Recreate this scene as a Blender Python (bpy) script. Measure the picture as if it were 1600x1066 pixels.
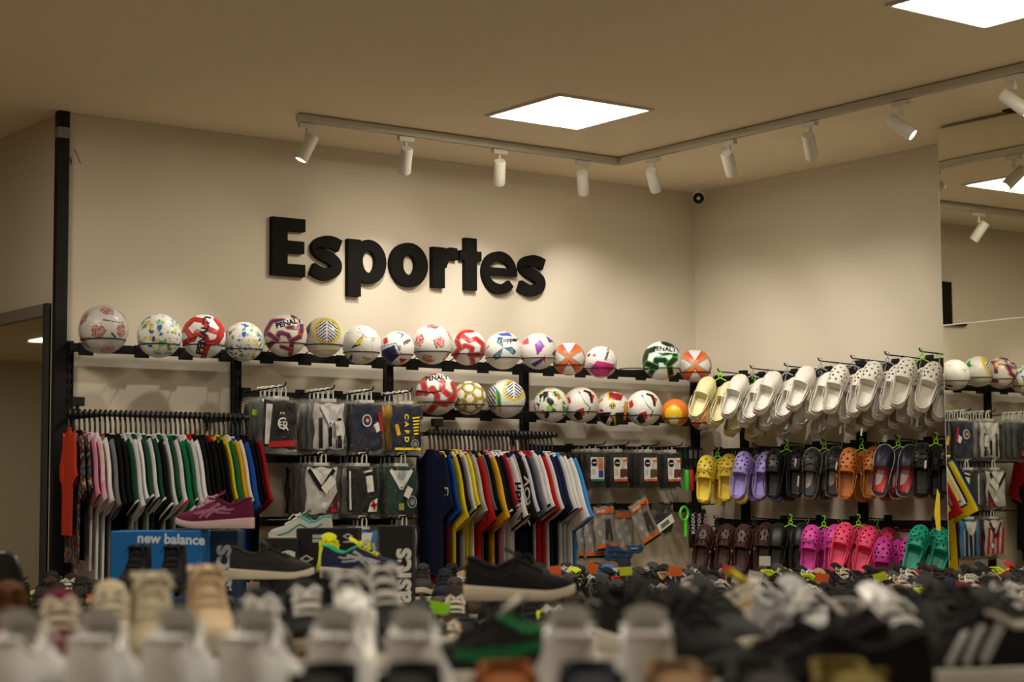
import bpy, math, random
import numpy as np
from mathutils import Vector, Matrix
random.seed(7)
for _o in list(bpy.data.objects): bpy.data.objects.remove(_o)
scene = bpy.context.scene
col = scene.collection
PI = math.pi

# ------------------------------------------------------------------ camera
F = 2874.3                                   # focal length in pixels of a 1600 x 1066 frame
YAW, PITCH, ROLL = (math.radians(a) for a in (37.063, 4.984, -0.40))
CAM_Z = 1.17                                 # lens height above the floor
_f = np.array([math.sin(YAW)*math.cos(PITCH), math.cos(YAW)*math.cos(PITCH), math.sin(PITCH)])
_r0 = np.array([math.cos(YAW), -math.sin(YAW), 0.0]); _u0 = np.cross(_r0, _f)
_r = _r0*math.cos(ROLL) + _u0*math.sin(ROLL); _u = -_r0*math.sin(ROLL) + _u0*math.cos(ROLL)
def ray(px, py): return _f + _r*(px-800)/F - _u*(py-533)/F
_d = ray(1083, 302)*11.6                     # the room corner (x=0, y=0) at the ceiling
CAM = np.array([-_d[0], -_d[1], CAM_Z])
CEIL = CAM_Z + _d[2]
def hit(px, py, ax, val):                    # where the sight line meets the plane axis = val
    r = ray(px, py); return Vector(CAM + r*((val-CAM[ax])/r[ax]))
def at_depth(px, py, Z): return Vector(CAM + ray(px, py)*Z)
def on_level(px, Z, z):                      # point at optical depth Z, column px, height z
    a = CAM + ray(px, 533)*Z
    r1 = ray(px, 533); r2 = ray(px, 1533)
    t = (z-a[2])/((r2-r1)[2]*Z)
    p = a + (r2-r1)*Z*t
    return Vector((p[0], p[1], z))
cam_d = bpy.data.cameras.new('camera'); cam = bpy.data.objects.new('camera', cam_d); col.objects.link(cam)
cam_d.sensor_fit = 'HORIZONTAL'; cam_d.sensor_width = 36; cam_d.lens = F/1600*36
cam_d.clip_start = .05; cam_d.clip_end = 100
M = Matrix(((_r[0], _u[0], -_f[0], CAM[0]), (_r[1], _u[1], -_f[1], CAM[1]), (_r[2], _u[2], -_f[2], CAM[2]), (0, 0, 0, 1)))
cam.matrix_world = M
cam_d.dof.use_dof = True; cam_d.dof.focus_distance = 9.6; cam_d.dof.aperture_fstop = 2.8; cam_d.dof.aperture_blades = 9
scene.camera = cam
# ------------------------------------------------------------------ world and exposure
world = bpy.data.worlds.new('world'); scene.world = world; world.use_nodes = True
world.node_tree.nodes['Background'].inputs[0].default_value = (.9, .85, .75, 1)
world.node_tree.nodes['Background'].inputs[1].default_value = 0.0
vs = scene.view_settings
vs.view_transform = 'Standard'; vs.look = 'None'; vs.gamma = 1; vs.use_curve_mapping = False
vs.exposure = 1.35
WARM = (1.0, .95, .87)
PANEL_STRENGTH = 14.0
PANEL_COLOR = (1.0, .90, .74)
SPOT_WATTS = 12.0
# ------------------------------------------------------------------ materials
_m = {}
def mat(name, color=(.5, .5, .5), rough=.6, metal=0.0, bump=0.0, bscale=60.0, var=0.0, vscale=8.0, sheen=0.0, spec=.5, coat=0.0):
    if name in _m: return _m[name]
    m = bpy.data.materials.new(name); m.use_nodes = True
    nt = m.node_tree; b = nt.nodes['Principled BSDF']
    b.inputs['Base Color'].default_value = (*color, 1); b.inputs['Roughness'].default_value = rough
    b.inputs['Metallic'].default_value = metal; b.inputs['Specular IOR Level'].default_value = spec
    if sheen: b.inputs['Sheen Weight'].default_value = sheen
    if coat: b.inputs['Coat Weight'].default_value = coat
    tc = nt.nodes.new('ShaderNodeTexCoord')
    if var:
        n = nt.nodes.new('ShaderNodeTexNoise'); n.inputs['Scale'].default_value = vscale; n.inputs['Detail'].default_value = 4
        nt.links.new(tc.outputs['Object'], n.inputs['Vector'])
        mx = nt.nodes.new('ShaderNodeMix'); mx.data_type = 'RGBA'
        mx.inputs[6].default_value = (*[c*(1-var) for c in color], 1)
        mx.inputs[7].default_value = (*[min(1, c*(1+var)) for c in color], 1)
        nt.links.new(n.outputs['Fac'], mx.inputs[0]); nt.links.new(mx.outputs[2], b.inputs['Base Color'])
    if bump:
        n2 = nt.nodes.new('ShaderNodeTexNoise'); n2.inputs['Scale'].default_value = bscale; n2.inputs['Detail'].default_value = 3
        nt.links.new(tc.outputs['Object'], n2.inputs['Vector'])
        bp = nt.nodes.new('ShaderNodeBump'); bp.inputs['Strength'].default_value = bump; bp.inputs['Distance'].default_value = .01
        nt.links.new(n2.outputs['Fac'], bp.inputs['Height']); nt.links.new(bp.outputs[0], b.inputs['Normal'])
    _m[name] = m; return m
def emis(name, color, strength):
    if name in _m: return _m[name]
    m = bpy.data.materials.new(name); m.use_nodes = True; nt = m.node_tree
    b = nt.nodes['Principled BSDF']; b.inputs['Base Color'].default_value = (.8, .8, .8, 1)
    b.inputs['Emission Color'].default_value = (*color, 1); b.inputs['Emission Strength'].default_value = strength
    _m[name] = m; return m
def fab(c):                                  # woven cloth of one colour
    k = 'cloth_%02x%02x%02x' % tuple(int(255*min(1, x)) for x in c)
    return mat(k, c, .82, bump=.12, bscale=90, var=.08, vscale=14, spec=.12)
def pla(c, rough=.38):                       # moulded foam or plastic
    k = 'moulded_%02x%02x%02x_%d' % (*[int(255*min(1, x)) for x in c], int(rough*100))
    return mat(k, c, rough, var=.04, vscale=12, bump=.04, bscale=200, spec=.38)
def film_mat():
    if 'clear_film' in _m: return _m['clear_film']
    m = bpy.data.materials.new('clear_film'); m.use_nodes = True; nt = m.node_tree; nt.nodes.clear()
    out = nt.nodes.new('ShaderNodeOutputMaterial'); mix = nt.nodes.new('ShaderNodeMixShader')
    tr = nt.nodes.new('ShaderNodeBsdfTransparent'); tr.inputs[0].default_value = (.95, .95, .94, 1)
    gl = nt.nodes.new('ShaderNodeBsdfGlossy'); gl.inputs['Roughness'].default_value = .10; gl.inputs[0].default_value = (.95, .95, .95, 1)
    lw = nt.nodes.new('ShaderNodeLayerWeight'); lw.inputs[0].default_value = .22
    mr = nt.nodes.new('ShaderNodeMapRange'); mr.inputs[3].default_value = .035; mr.inputs[4].default_value = .6
    tc = nt.nodes.new('ShaderNodeTexCoord'); n = nt.nodes.new('ShaderNodeTexNoise'); n.inputs['Scale'].default_value = 38
    n.inputs['Detail'].default_value = 3; n.inputs['Distortion'].default_value = 2.2
    bp = nt.nodes.new('ShaderNodeBump'); bp.inputs['Strength'].default_value = 1.0; bp.inputs['Distance'].default_value = .02
    L = nt.links.new
    L(tc.outputs['Object'], n.inputs['Vector']); L(n.outputs['Fac'], bp.inputs['Height'])
    L(bp.outputs[0], gl.inputs['Normal']); L(bp.outputs[0], lw.inputs['Normal']); L(lw.outputs['Fresnel'], mr.inputs[0]); L(mr.outputs[0], mix.inputs[0])
    L(tr.outputs[0], mix.inputs[1]); L(gl.outputs[0], mix.inputs[2]); L(mix.outputs[0], out.inputs[0])
    _m['clear_film'] = m; return m
def vcol_mat(name='ball_print', rough=.32):
    if name in _m: return _m[name]
    m = bpy.data.materials.new(name); m.use_nodes = True; nt = m.node_tree; b = nt.nodes['Principled BSDF']
    a = nt.nodes.new('ShaderNodeAttribute'); a.attribute_name = 'print'
    nt.links.new(a.outputs['Color'], b.inputs['Base Color']); b.inputs['Roughness'].default_value = rough
    n = nt.nodes.new('ShaderNodeTexNoise'); n.inputs['Scale'].default_value = 400
    tc = nt.nodes.new('ShaderNodeTexCoord'); nt.links.new(tc.outputs['Object'], n.inputs['Vector'])
    bp = nt.nodes.new('ShaderNodeBump'); bp.inputs['Strength'].default_value = .06; bp.inputs['Distance'].default_value = .002
    nt.links.new(n.outputs['Fac'], bp.inputs['Height']); nt.links.new(bp.outputs[0], b.inputs['Normal'])
    _m[name] = m; return m
WHITE = pla((.72, .71, .68)); BLACK = mat('black_steel', (.006, .006, .0065), .5, bump=.03, bscale=120, spec=.25)
BLACKP = pla((.012, .012, .013)); FILM = film_mat()

# ------------------------------------------------------------------ mesh helpers
class MB:
    def __init__(s): s.v = []; s.f = []; s.m = []
    def add(s, vs_, fs, mi=0):
        o = len(s.v); s.v += [tuple(p) for p in vs_]; s.f += [tuple(i+o for i in f) for f in fs]; s.m += [mi]*len(fs); return s
    def box(s, c, d, mi=0, R=None):
        hx, hy, hz = d[0]/2, d[1]/2, d[2]/2
        b = min(.0025, hx*.3, hy*.3, hz*.3)
        P = []
        for z, k in ((-hz, b), (-hz+b, 0), (hz-b, 0), (hz, b)):
            P += [Vector((x*(1), y*(1), z)) for x, y in ((-hx+k, -hy+k), (hx-k, -hy+k), (hx-k, hy-k), (-hx+k, hy-k))]
        if R is not None: P = [R @ p for p in P]
        P = [p+Vector(c) for p in P]
        fs = [(3, 2, 1, 0), (12, 13, 14, 15)]
        for k in range(3):
            for i in range(4): fs.append((k*4+i, k*4+(i+1) % 4, k*4+4+(i+1) % 4, k*4+4+i))
        return s.add(P, fs, mi)
    def tube(s, pts, r, n=6, mi=0, closed=False):
        P = [Vector(p) for p in pts]; V = []; L = len(P)
        rr = r if isinstance(r, (list, tuple)) else [r]*L
        prev = None
        for i, p in enumerate(P):
            a = P[(i-1) % L] if (closed or i > 0) else p; b = P[(i+1) % L] if (closed or i < L-1) else p
            t = (b-a); t = t.normalized() if t.length > 1e-9 else Vector((0, 0, 1))
            if prev is None:
                up = Vector((0, 0, 1)) if abs(t.z) < .9 else Vector((1, 0, 0)); x = t.cross(up).normalized()
            else: x = (prev - t*prev.dot(t)).normalized()
            prev = x; y = t.cross(x)
            V += [p + (x*math.cos(2*PI*k/n)+y*math.sin(2*PI*k/n))*rr[i] for k in range(n)]
        fs = []
        for i in range(L if closed else L-1):
            j = (i+1) % L
            for k in range(n): fs.append((i*n+k, i*n+(k+1) % n, j*n+(k+1) % n, j*n+k))
        if not closed: fs += [tuple(range(n))[::-1], tuple((L-1)*n+k for k in range(n))]
        return s.add(V, fs, mi)
    def loft(s, secs, closed=True, cap0=True, cap1=True, mi=0):
        n = len(secs[0]); V = [p for q in secs for p in q]; fs = []
        for i in range(len(secs)-1):
            for k in range(n if closed else n-1): fs.append((i*n+k, i*n+(k+1) % n, (i+1)*n+(k+1) % n, (i+1)*n+k))
        if cap0: fs.append(tuple(range(n))[::-1])
        if cap1: fs.append(tuple((len(secs)-1)*n+k for k in range(n)))
        return s.add(V, fs, mi)
    def prism(s, poly, y0, y1, mi=0):          # polygon given in (x,z), extruded along y
        n = len(poly); V = [(x, y0, z) for x, z in poly]+[(x, y1, z) for x, z in poly]
        fs = [tuple(range(n)), tuple(range(n, 2*n))[::-1]]+[(i, n+i, n+(i+1) % n, (i+1) % n) for i in range(n)]
        return s.add(V, fs, mi)
    def lathe(s, prof, n=16, mi=0, M_=None):   # profile (r,z) about z
        secs = [[Vector((r*math.cos(2*PI*k/n), r*math.sin(2*PI*k/n), z)) for k in range(n)] for r, z in prof]
        if M_ is not None: secs = [[M_ @ p for p in q] for q in secs]
        return s.loft(secs, mi=mi)
    def mesh(s, name, smooth=True):
        me = bpy.data.meshes.new(name); me.from_pydata(s.v, [], s.f)
        me.polygons.foreach_set('material_index', s.m)
        me.polygons.foreach_set('use_smooth', [smooth]*len(s.f)); me.update()
        import bmesh
        bm = bmesh.new(); bm.from_mesh(me); bmesh.ops.recalc_face_normals(bm, faces=bm.faces); bm.to_mesh(me); bm.free()
        if smooth: me.set_sharp_from_angle(angle=math.radians(42))
        return me
def inst(name, me, mats, parent=None, loc=(0, 0, 0), rot=None, scale=None):
    if isinstance(me, MB): me = me.mesh(name)
    if not isinstance(mats, (list, tuple)): mats = [mats]
    while len(me.materials) < len(mats): me.materials.append(None)
    o = bpy.data.objects.new(name, me); col.objects.link(o)
    for i, m in enumerate(mats):
        o.material_slots[i].link = 'OBJECT'; o.material_slots[i].material = m
    o.location = loc
    if rot is not None:
        if isinstance(rot, Matrix): o.rotation_euler = rot.to_euler()
        else: o.rotation_euler = rot
    if scale is not None: o.scale = scale if isinstance(scale, (list, tuple)) else (scale,)*3
    if parent: o.parent = parent
    return o
def thing(name, label, cat, loc=(0, 0, 0), rot=None, group=None, scale=None):
    o = bpy.data.objects.new(name, None); col.objects.link(o); o.location = loc; o.empty_display_size = .05
    if rot is not None: o.rotation_euler = rot.to_euler() if isinstance(rot, Matrix) else rot
    if scale is not None: o.scale = (scale,)*3
    return tag(o, label, cat, group)
def tag(o, label, cat, group=None):
    o['label'] = label; o['category'] = cat
    if group: o['group'] = group
    return o
def struct(name, mb, m, parent=None, smooth=False):
    o = inst(name, mb.mesh(name, smooth) if isinstance(mb, MB) else mb, m, parent); o['kind'] = 'structure'; return o
_cache = {}
def cached(key, fn):
    if key not in _cache: _cache[key] = fn()
    return _cache[key]
def text_mesh(txt, size, depth=.001, bold=0.0, align='CENTER', res=3, shear=0.0, sx=1.0):
    cu = bpy.data.curves.new('t', 'FONT'); cu.body = txt; cu.size = size; cu.extrude = depth/2; cu.offset = bold; cu.shear = shear
    cu.align_x = align; cu.align_y = 'CENTER'; cu.resolution_u = res
    ob = bpy.data.objects.new('t', cu); col.objects.link(ob)
    dg = bpy.context.evaluated_depsgraph_get(); me = bpy.data.meshes.new_from_object(ob.evaluated_get(dg))
    bpy.data.objects.remove(ob); bpy.data.curves.remove(cu)
    if sx != 1.0:
        for v in me.vertices: v.co.x *= sx
    return me
def rotz(a): return Matrix.Rotation(a, 3, 'Z')
def rotx(a): return Matrix.Rotation(a, 3, 'X')
def roty(a): return Matrix.Rotation(a, 3, 'Y')
def lerp(a, b, t): return a+(b-a)*t
def itab(tab, s):
    for (a, x), (b, y) in zip(tab, tab[1:]):
        if s <= b: return lerp(x, y, 0 if b == a else max(0, (s-a)/(b-a)))
    return tab[-1][1]
# ================================================================== the room
def wall_mat(name, c):
    return mat(name, c, .9, bump=.05, bscale=35, var=.03, vscale=1.3, spec=.2)
PAINT = wall_mat('wall_paint', (.64, .575, .46)); CEILM = wall_mat('ceiling_paint', (.80, .70, .52))
XP = hit(99, 178, 1, 0).x                    # outer corner of the sports wall (black post)
XM = hit(1466, 197, 2, CEIL).x; YM = hit(1466, 197, 2, CEIL).y      # mirrored pier
x0, x1, y0, y1 = -14.0, .3, -11.5, 15.5
struct('floor', MB().box(((x0+x1)/2, (y0+y1)/2, -.05), (x1-x0, y1-y0, .1)), mat('floor_wood', (.50, .38, .24), .3, var=.10, vscale=2))
ceil_mb = MB()
PANELS = [(-2.17, -1.45), (-2.11, -4.02), (-5.6, -1.45), (-5.6, -4.02), (-2.11, -6.6), (-5.6, -6.6), (-9.05, -6.6)]
struct('ceiling', MB().box(((x0+x1)/2, (y0+y1)/2, CEIL+.05), (x1-x0, y1-y0, .1)), CEILM)
struct('wall_back', MB().box(((XP+x1)/2, .1, CEIL/2), (x1-XP, .2, CEIL)), PAINT)
struct('wall_right', MB().box((.1, (y0+.0)/2, CEIL/2), (.2, -y0, CEIL)), PAINT)
struct('wall_left', MB().box((XP+.1, .2+(y1-.2)/2, CEIL/2), (.2, y1-.2, CEIL)), PAINT)      # side of the same block, receding past the post
struct('wall_far', MB().box(((x0+XP)/2, y1-.1, CEIL/2), (XP-x0, .2, CEIL)), PAINT)
struct('wall_outer', MB().box((x0-.1, (y0+y1)/2, CEIL/2), (.2, y1-y0, CEIL)), PAINT)
struct('wall_front', MB().box(((x0+x1)/2, y0-.1, CEIL/2), (x1-x0, .2, CEIL)), PAINT)
struct('trim_1', MB().box((XP/2, -.006, .05), (-XP, .012, .1)), pla((.5, .48, .44)))
# mirrored pier on the right: core + two stacked mirror sheets with a bright joint
PIER_L = 3.2
struct('wall_pier', MB().box(((XM+.02)/2, YM-PIER_L/2, CEIL/2), (-XM-.02, PIER_L, CEIL)), PAINT)
mm = mat('mirror_glass', (.78, .78, .70), .012, metal=1.0)
zj = hit(1469, 509.5, 0, XM).z
def mirror(label, za, zb, yaw):
    t = thing('wall_mirror', label, 'mirror', (XM, YM, za), rotz(yaw))
    inst('glass', MB().box((-.003, -PIER_L/2, (zb-za)/2), (.006, PIER_L, zb-za-.006)), mm, t)
    inst('glass_edge', MB().box((-.003, .001, (zb-za)/2), (.007, .003, zb-za-.004)), mat('glass_edge', (.55, .6, .52), .2), t)
    return t
mirror('tall upper mirror sheet covering the pier up to the ceiling', zj, CEIL-.015, math.radians(-.8))
mirror('lower mirror sheet on the pier reflecting balls and bagged jerseys', .02, zj, math.radians(-1.6))
tag(inst('mirror_joint', MB().box((XM-.006, YM-PIER_L/2, zj), (.012, PIER_L, .007)), mat('joint_strip', (.75, .73, .68), .35)), 'thin pale strip joining the two stacked mirror sheets', 'trim strip')
g = YM-.35
tag(inst('ceiling_slot', MB().box((XM-.03, g-1.4, CEIL-.006), (.045, 2.6, .012)), BLACK), 'narrow dark slot profile along the ceiling above the mirrors', 'ceiling profile')
# tall black post at the outer corner + patch of tape
post = thing('corner_post', 'tall slim black post from floor to ceiling at the wall corner', 'post', (XP, 0, 0))
inst('post_tube', MB().box((-.012, -.02, CEIL/2), (.06, .04, CEIL-.004)), BLACK, post)
zt = hit(95, 209, 1, 0).z
inst('tape', MB().box((-.012, -.021, zt), (.063, .043, .055)), mat('worn_tape', (.22, .21, .19), .5, var=.5, vscale=60), post)
# scuff marks on the paint next to the post
sc = MB()
random.seed(3)
for (ax, ay, bx_, by_) in ((103, 236, 111, 254), (116, 233, 126, 256), (106, 243, 108, 250), (108, 228, 104, 238), (110, 246, 112, 258)):
    a = hit(ax, ay, 1, -.001); b = hit(bx_, by_, 1, -.001)
    sc.tube([a, a.lerp(b, .4)+Vector((.004, 0, 0)), a.lerp(b, .7), b], .0022, 4)
so = inst('scuff_marks', sc, mat('scuff', (.16, .11, .06), .9)); tag(so, 'brown scuff marks on the wall beside the tall post', 'scuff marks')
# framed mirror on the side wall left of the post
ya = hit(80.5, 474, 0, XP).y; zh = hit(80.5, 474, 0, XP).z
fm = thing('framed_mirror', 'large dark framed mirror on the side wall left of the post', 'mirror', (XP, ya, 0))
W2 = 2.6
inst('glass', MB().box((-.004, W2/2, zh/2), (.008, W2, zh-.03)), mm, fm)
for nm, c, d in (('frame_side', (-.014, .02, zh/2), (.028, .04, zh)), ('frame_side', (-.014, W2-.02, zh/2), (.028, .04, zh))):
    inst(nm, MB().box(c, d), mat('dark_frame', (.03, .028, .025), .5), fm)
inst('frame_top', MB().box((-.014, W2/2, zh-.03), (.028, W2-.08, .06)), mat('grey_frame', (.22, .19, .15), .5), fm)

# ================================================================== ceiling lights
def panel(x, y, label, grp=None, where=None):
    t = thing('ceiling_panel_light'+(where or ''), label, 'ceiling light', (x, y, CEIL), group=grp)
    fr = MB(); a, b = .30, .285
    for sx, sy, dx, dy in ((0, 1, .6, .02), (0, -1, .6, .02), (1, 0, .02, .56), (-1, 0, .02, .56)):
        fr.box((sx*.29, sy*.29, -.005), (dx, dy, .012))
    inst('frame', fr, pla((.62, .58, .5)), t)
    me = MB().add([(-b, -b, -.004), (b, -b, -.004), (b, b, -.004), (-b, b, -.004)], [(3, 2, 1, 0)])
    inst('diffuser'+(where or ''), me, emis('panel_glow', PANEL_COLOR, PANEL_STRENGTH), t)
panel(*PANELS[0], 'square recessed light panel nearest the corner of the tracks')
panel(*PANELS[1], 'square recessed light panel beside the track toward the mirrors')
for p, wh in zip(PANELS[2:], ('_aisle', '_table', '_mirror', '_near_table', '_entrance')): panel(*p, 'square recessed light panel in the ceiling grid over the shop floor', 'ceiling panels over the shop floor', wh+'_offscreen')
panel(-9.32, 11.9, 'square recessed light panel far down the side aisle', None, '_side_aisle_offscreen')

# tracks
zt = CEIL-.028
tc = hit(967, 254, 2, zt); TY = tc.y; TX = tc.x
tl = hit(465, 187, 2, zt)
def track(name, label, a, b):
    d = (b-a); L = d.length; R = rotz(math.atan2(d.y, d.x))
    t = thing(name, label, 'light track', a, R)
    inst('channel', MB().box((L/2, -.011, 0.004), (L, .010, .036)).box((L/2, .011, .004), (L, .010, .036)).box((L/2, 0, .02), (L, .03, .012)), pla((.60, .57, .5)), t)
    inst('conductor_slot', MB().box((L/2, 0, .008), (L-.02, .012, .01)), BLACK, t)
    inst('end_cap', MB().box((-.008, 0, .004), (.02, .034, .038)), pla((.62, .59, .52)), t)
    return t
track('light_track', 'white spotlight track running along the sports wall', Vector((tl.x, TY, CEIL-.03)), Vector((TX, TY, CEIL-.03)))
track('light_track', 'white spotlight track running toward the mirrored pier', Vector((TX, TY, CEIL-.03)), Vector((TX, -7.5, CEIL-.03)))
def head_mesh():
    return MB().lathe([(.028, .075), (.032, .07), (.033, -.06), (.031, -.066), (.026, -.066), (.024, -.05), (.0005, -.05)], 20).mesh('spot_head')
def spot(px, py, label, aim, along, k=1.0):
    """px,py: where the adapter meets the track; aim: world point the lamp looks at."""
    p = hit(px, py, 2, CEIL-.06)
    if along == 'x': p.y = TY
    else: p.x = TX
    t = thing('track_spotlight', label, 'spotlight', p)
    axx = (.09, .03, .026) if along == 'x' else (.03, .09, .026)
    inst('adapter', MB().box((0, 0, .0), axx), pla((.66, .63, .56)), t)
    inst('stem', MB().lathe([(.008, 0), (.008, -.04), (.012, -.042), (.012, -.055)], 10), pla((.66, .63, .56)), t)
    hc = p+Vector((0, 0, -.115)); d = (Vector(aim)-hc).normalized()
    q = (-d).to_track_quat('Z', 'Y').to_matrix()
    h = inst('lamp_head', cached('head', head_mesh), pla((.66, .63, .56)), t, (0, 0, -.115), q)
    inst('lens', MB().lathe([(.0255, -.0635), (.0255, -.0625), (.0005, -.0625)], 16), emis('spot_lens', (1, .88, .68), 14.0), h)
    ld = bpy.data.lights.new('spot_beam', 'SPOT'); ld.energy = SPOT_WATTS*k; ld.color = WARM; ld.spot_size = math.radians(74); ld.spot_blend = 1.0; ld.shadow_soft_size = .022
    lo = bpy.data.objects.new('spot_beam', ld); col.objects.link(lo); lo.parent = t
    lo.location = Vector((0, 0, -.115))+d*.075; lo.rotation_euler = q.to_euler()
W = lambda px, py: hit(px, py, 1, 0)
spot(491, 193, 'white track spotlight at the free end of the wall track', Vector((-4.0, -.30, 1.2)), 'x')
spot(643, 215, 'white track spotlight above the letters s and p', hit(600, 560, 1, 0), 'x')
spot(786, 236, 'white track spotlight above the letters t and e', hit(770, 560, 1, 0), 'x')
spot(919, 253, 'white track spotlight next to the inner track corner', hit(930, 570, 1, 0), 'x')
spot(1003, 248, 'first white spotlight past the track corner, toward the camera dome', hit(1120, 660, 0, 0), 'y')
spot(1130, 222, 'white track spotlight tilted toward the clog wall, above the security camera', hit(1250, 660, 0, 0), 'y')
spot(1262, 194, 'white track spotlight pointing at the white clogs', hit(1350, 660, 0, 0), 'y')
spot(1414, 163, 'glaring white track spotlight just before the mirrored pier', hit(1414, 163, 2, CEIL)+Vector((.40, -1.3, -1.2)), 'y')
spot(1590, 122, 'glaring white track spotlight in front of the mirrors', hit(1590, 122, 2, CEIL)+Vector((.40, -1.2, -1.2)), 'y')
for yy, nn in ((-4.4, 'fourth'), (-5.6, 'fifth')):
    pass
# dome camera
p = hit(1091, 289, 2, CEIL); p = Vector((p.x, p.y, CEIL))
sc_ = thing('security_camera', 'white and black security camera on the ceiling in the corner', 'security camera', p)
inst('mount', MB().lathe([(.0005, 0), (.042, 0), (.042, -.012), (.03, -.02), (.012, -.024), (.012, -.045), (.0005, -.045)], 20), WHITE, sc_)
dq = (Vector(CAM)-p); dq.z = -.4*dq.length; dq = dq.normalized().to_track_quat('Z', 'Y').to_matrix()
h = inst('housing', MB().lathe([(.0005, -.045), (.028, -.045), (.037, -.03), (.038, .03), (.034, .036)], 20), WHITE, sc_, (0, 0, -.075), dq)
inst('lens_face', MB().lathe([(.036, .03), (.034, .038), (.012, .039), (.011, .034), (.0005, .036)], 20), mat('lens_black', (.006, .006, .007), .15), h)

# ================================================================== ESPORTES letters
zb = hit(684, 449.5, 1, -.03).z; zE = hit(450, 340.5, 1, -.03).z; zx = hit(640, 382, 1, -.03).z
XH = zx-zb; CAPH = zE-zb
def ell(cx, cz, rx, rz, a0, a1, n=28): return [(cx+rx*math.cos(math.radians(lerp(a0, a1, i/n))), cz+rz*math.sin(math.radians(lerp(a0, a1, i/n)))) for i in range(n+1)]
def arcband(cx, cz, ro, rzo, ri, rzi, a0, a1): return ell(cx, cz, ro, rzo, a0, a1)+ell(cx, cz, ri, rzi, a1, a0)
def thick(pts, w, n=8):
    P = []
    Q = [pts[0]]+list(pts)+[pts[-1]]
    for i in range(1, len(Q)-2):
        for k in range(n):
            t = k/n; a, b, c, d = Q[i-1], Q[i], Q[i+1], Q[i+2]
            P.append(tuple(.5*((2*b[j])+(-a[j]+c[j])*t+(2*a[j]-5*b[j]+4*c[j]-d[j])*t*t+(-a[j]+3*b[j]-3*c[j]+d[j])*t**3) for j in (0, 1)))
    P.append(pts[-1]); Lf, Rt = [], []
    for i, p in enumerate(P):
        a = P[max(0, i-1)]; b = P[min(len(P)-1, i+1)]; dx, dz = b[0]-a[0], b[1]-a[1]; L = math.hypot(dx, dz)
        Lf.append((p[0]-dz/L*w/2, p[1]+dx/L*w/2)); Rt.append((p[0]+dz/L*w/2, p[1]-dx/L*w/2))
    return Lf, Rt
def strip_add(mb, A, B, y0, y1):               # a band between two matching lines, extruded
    n = len(A); V = [(x, y0, z) for x, z in A]+[(x, y0, z) for x, z in B]+[(x, y1, z) for x, z in A]+[(x, y1, z) for x, z in B]
    fs = []
    for i in range(n-1):
        fs += [(i, i+1, n+i+1, n+i), (2*n+i, 3*n+i, 3*n+i+1, 2*n+i+1), (i, 2*n+i, 2*n+i+1, i+1), (n+i, n+i+1, 3*n+i+1, 3*n+i)]
    fs += [(0, n, 3*n, 2*n), (n-1, 3*n-1, 4*n-1, 2*n-1)]
    mb.add(V, fs)
def letter(ch, xa, xb, label):
    w = xb-xa; mb = MB(); D0, D1 = -.034, .0; X = XH
    np_ = [0]
    def R_(x, z, x2, z2): np_[0] += 1; mb.prism([(x*w, z), (x2*w, z), (x2*w, z2), (x*w, z2)], D0-.0004*np_[0], D1)
    def band(cx, cz, ro, rzo, ri, rzi, a0, a1): strip_add(mb, ell(cx*w, cz, ro*w, rzo, a0, a1), ell(cx*w, cz, ri*w, rzi, a0, a1), D0, D1)
    if ch == 'E':
        H = CAPH; R_(0, 0, .46, H); R_(.4, 0, 1, .21*H); R_(.4, .40*H, .97, .61*H); R_(.4, .78*H, 1, H)
    if ch == 's':
        T = .29*X
        A, B = thick([(.93*w, .80*X), (.72*w, .865*X), (.48*w, .875*X), (.25*w, .80*X), (.20*w, .68*X), (.36*w, .575*X), (.62*w, .49*X), (.79*w, .38*X), (.78*w, .24*X), (.60*w, .135*X), (.36*w, .115*X), (.04*w, .22*X)], T)
        strip_add(mb, A, B, D0, D1)
    if ch == 'p':
        R_(0, -.36*X, .33, 1.0*X); band(.55, .49*X, .45, .53*X, .17, .27*X, 0, 360)
    if ch == 'o': band(.5, .5*X, .5, .54*X, .17, .25*X, 0, 360)
    if ch == 'r':
        R_(0, 0, .48, 1.0*X)
        A, B = thick([(.36*w, .55*X), (.47*w, .74*X), (.66*w, .86*X), (.98*w, .86*X)], .30*X); strip_add(mb, A, B, D0, D1)
    if ch == 't': R_(.23, 0, .78, 1.30*X); R_(0, .74*X, 1, .98*X)
    if ch == 'e':
        band(.5, .5*X, .5, .54*X, .33, .29*X, 0, 322); R_(.12, .43*X, 1.0, .62*X); 
    o = inst('sign_letter', mb.mesh('sign_letter', False), mat('sign_black', (.007, .006, .005), .8, bump=.05, bscale=90, spec=.12), None, (xa, 0, zb))
    tag(o, label, 'sign letter')
for ch, a, b, lb in (('E', 425, 476.5, 'large black capital E that begins the wall sign Esportes'),
    ('s', 486.5, 535, 'black letter s right after the capital E on the wall sign'), ('p', 543.5, 603.5, 'black letter p with descender on the wall sign'),
    ('o', 610, 668.5, 'round black letter o on the wall sign'), ('r', 675.5, 715, 'narrow black letter r on the wall sign'),
    ('t', 719, 752, 'black letter t with crossbar on the wall sign'), ('e', 754.5, 807.5, 'black lowercase e between t and s on the wall sign'),
    ('s', 811, 853, 'black letter s that ends the wall sign Esportes')):
    letter(ch, hit(a, 420, 1, -.03).x, hit(b, 420, 1, -.03).x, lb)
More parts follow.
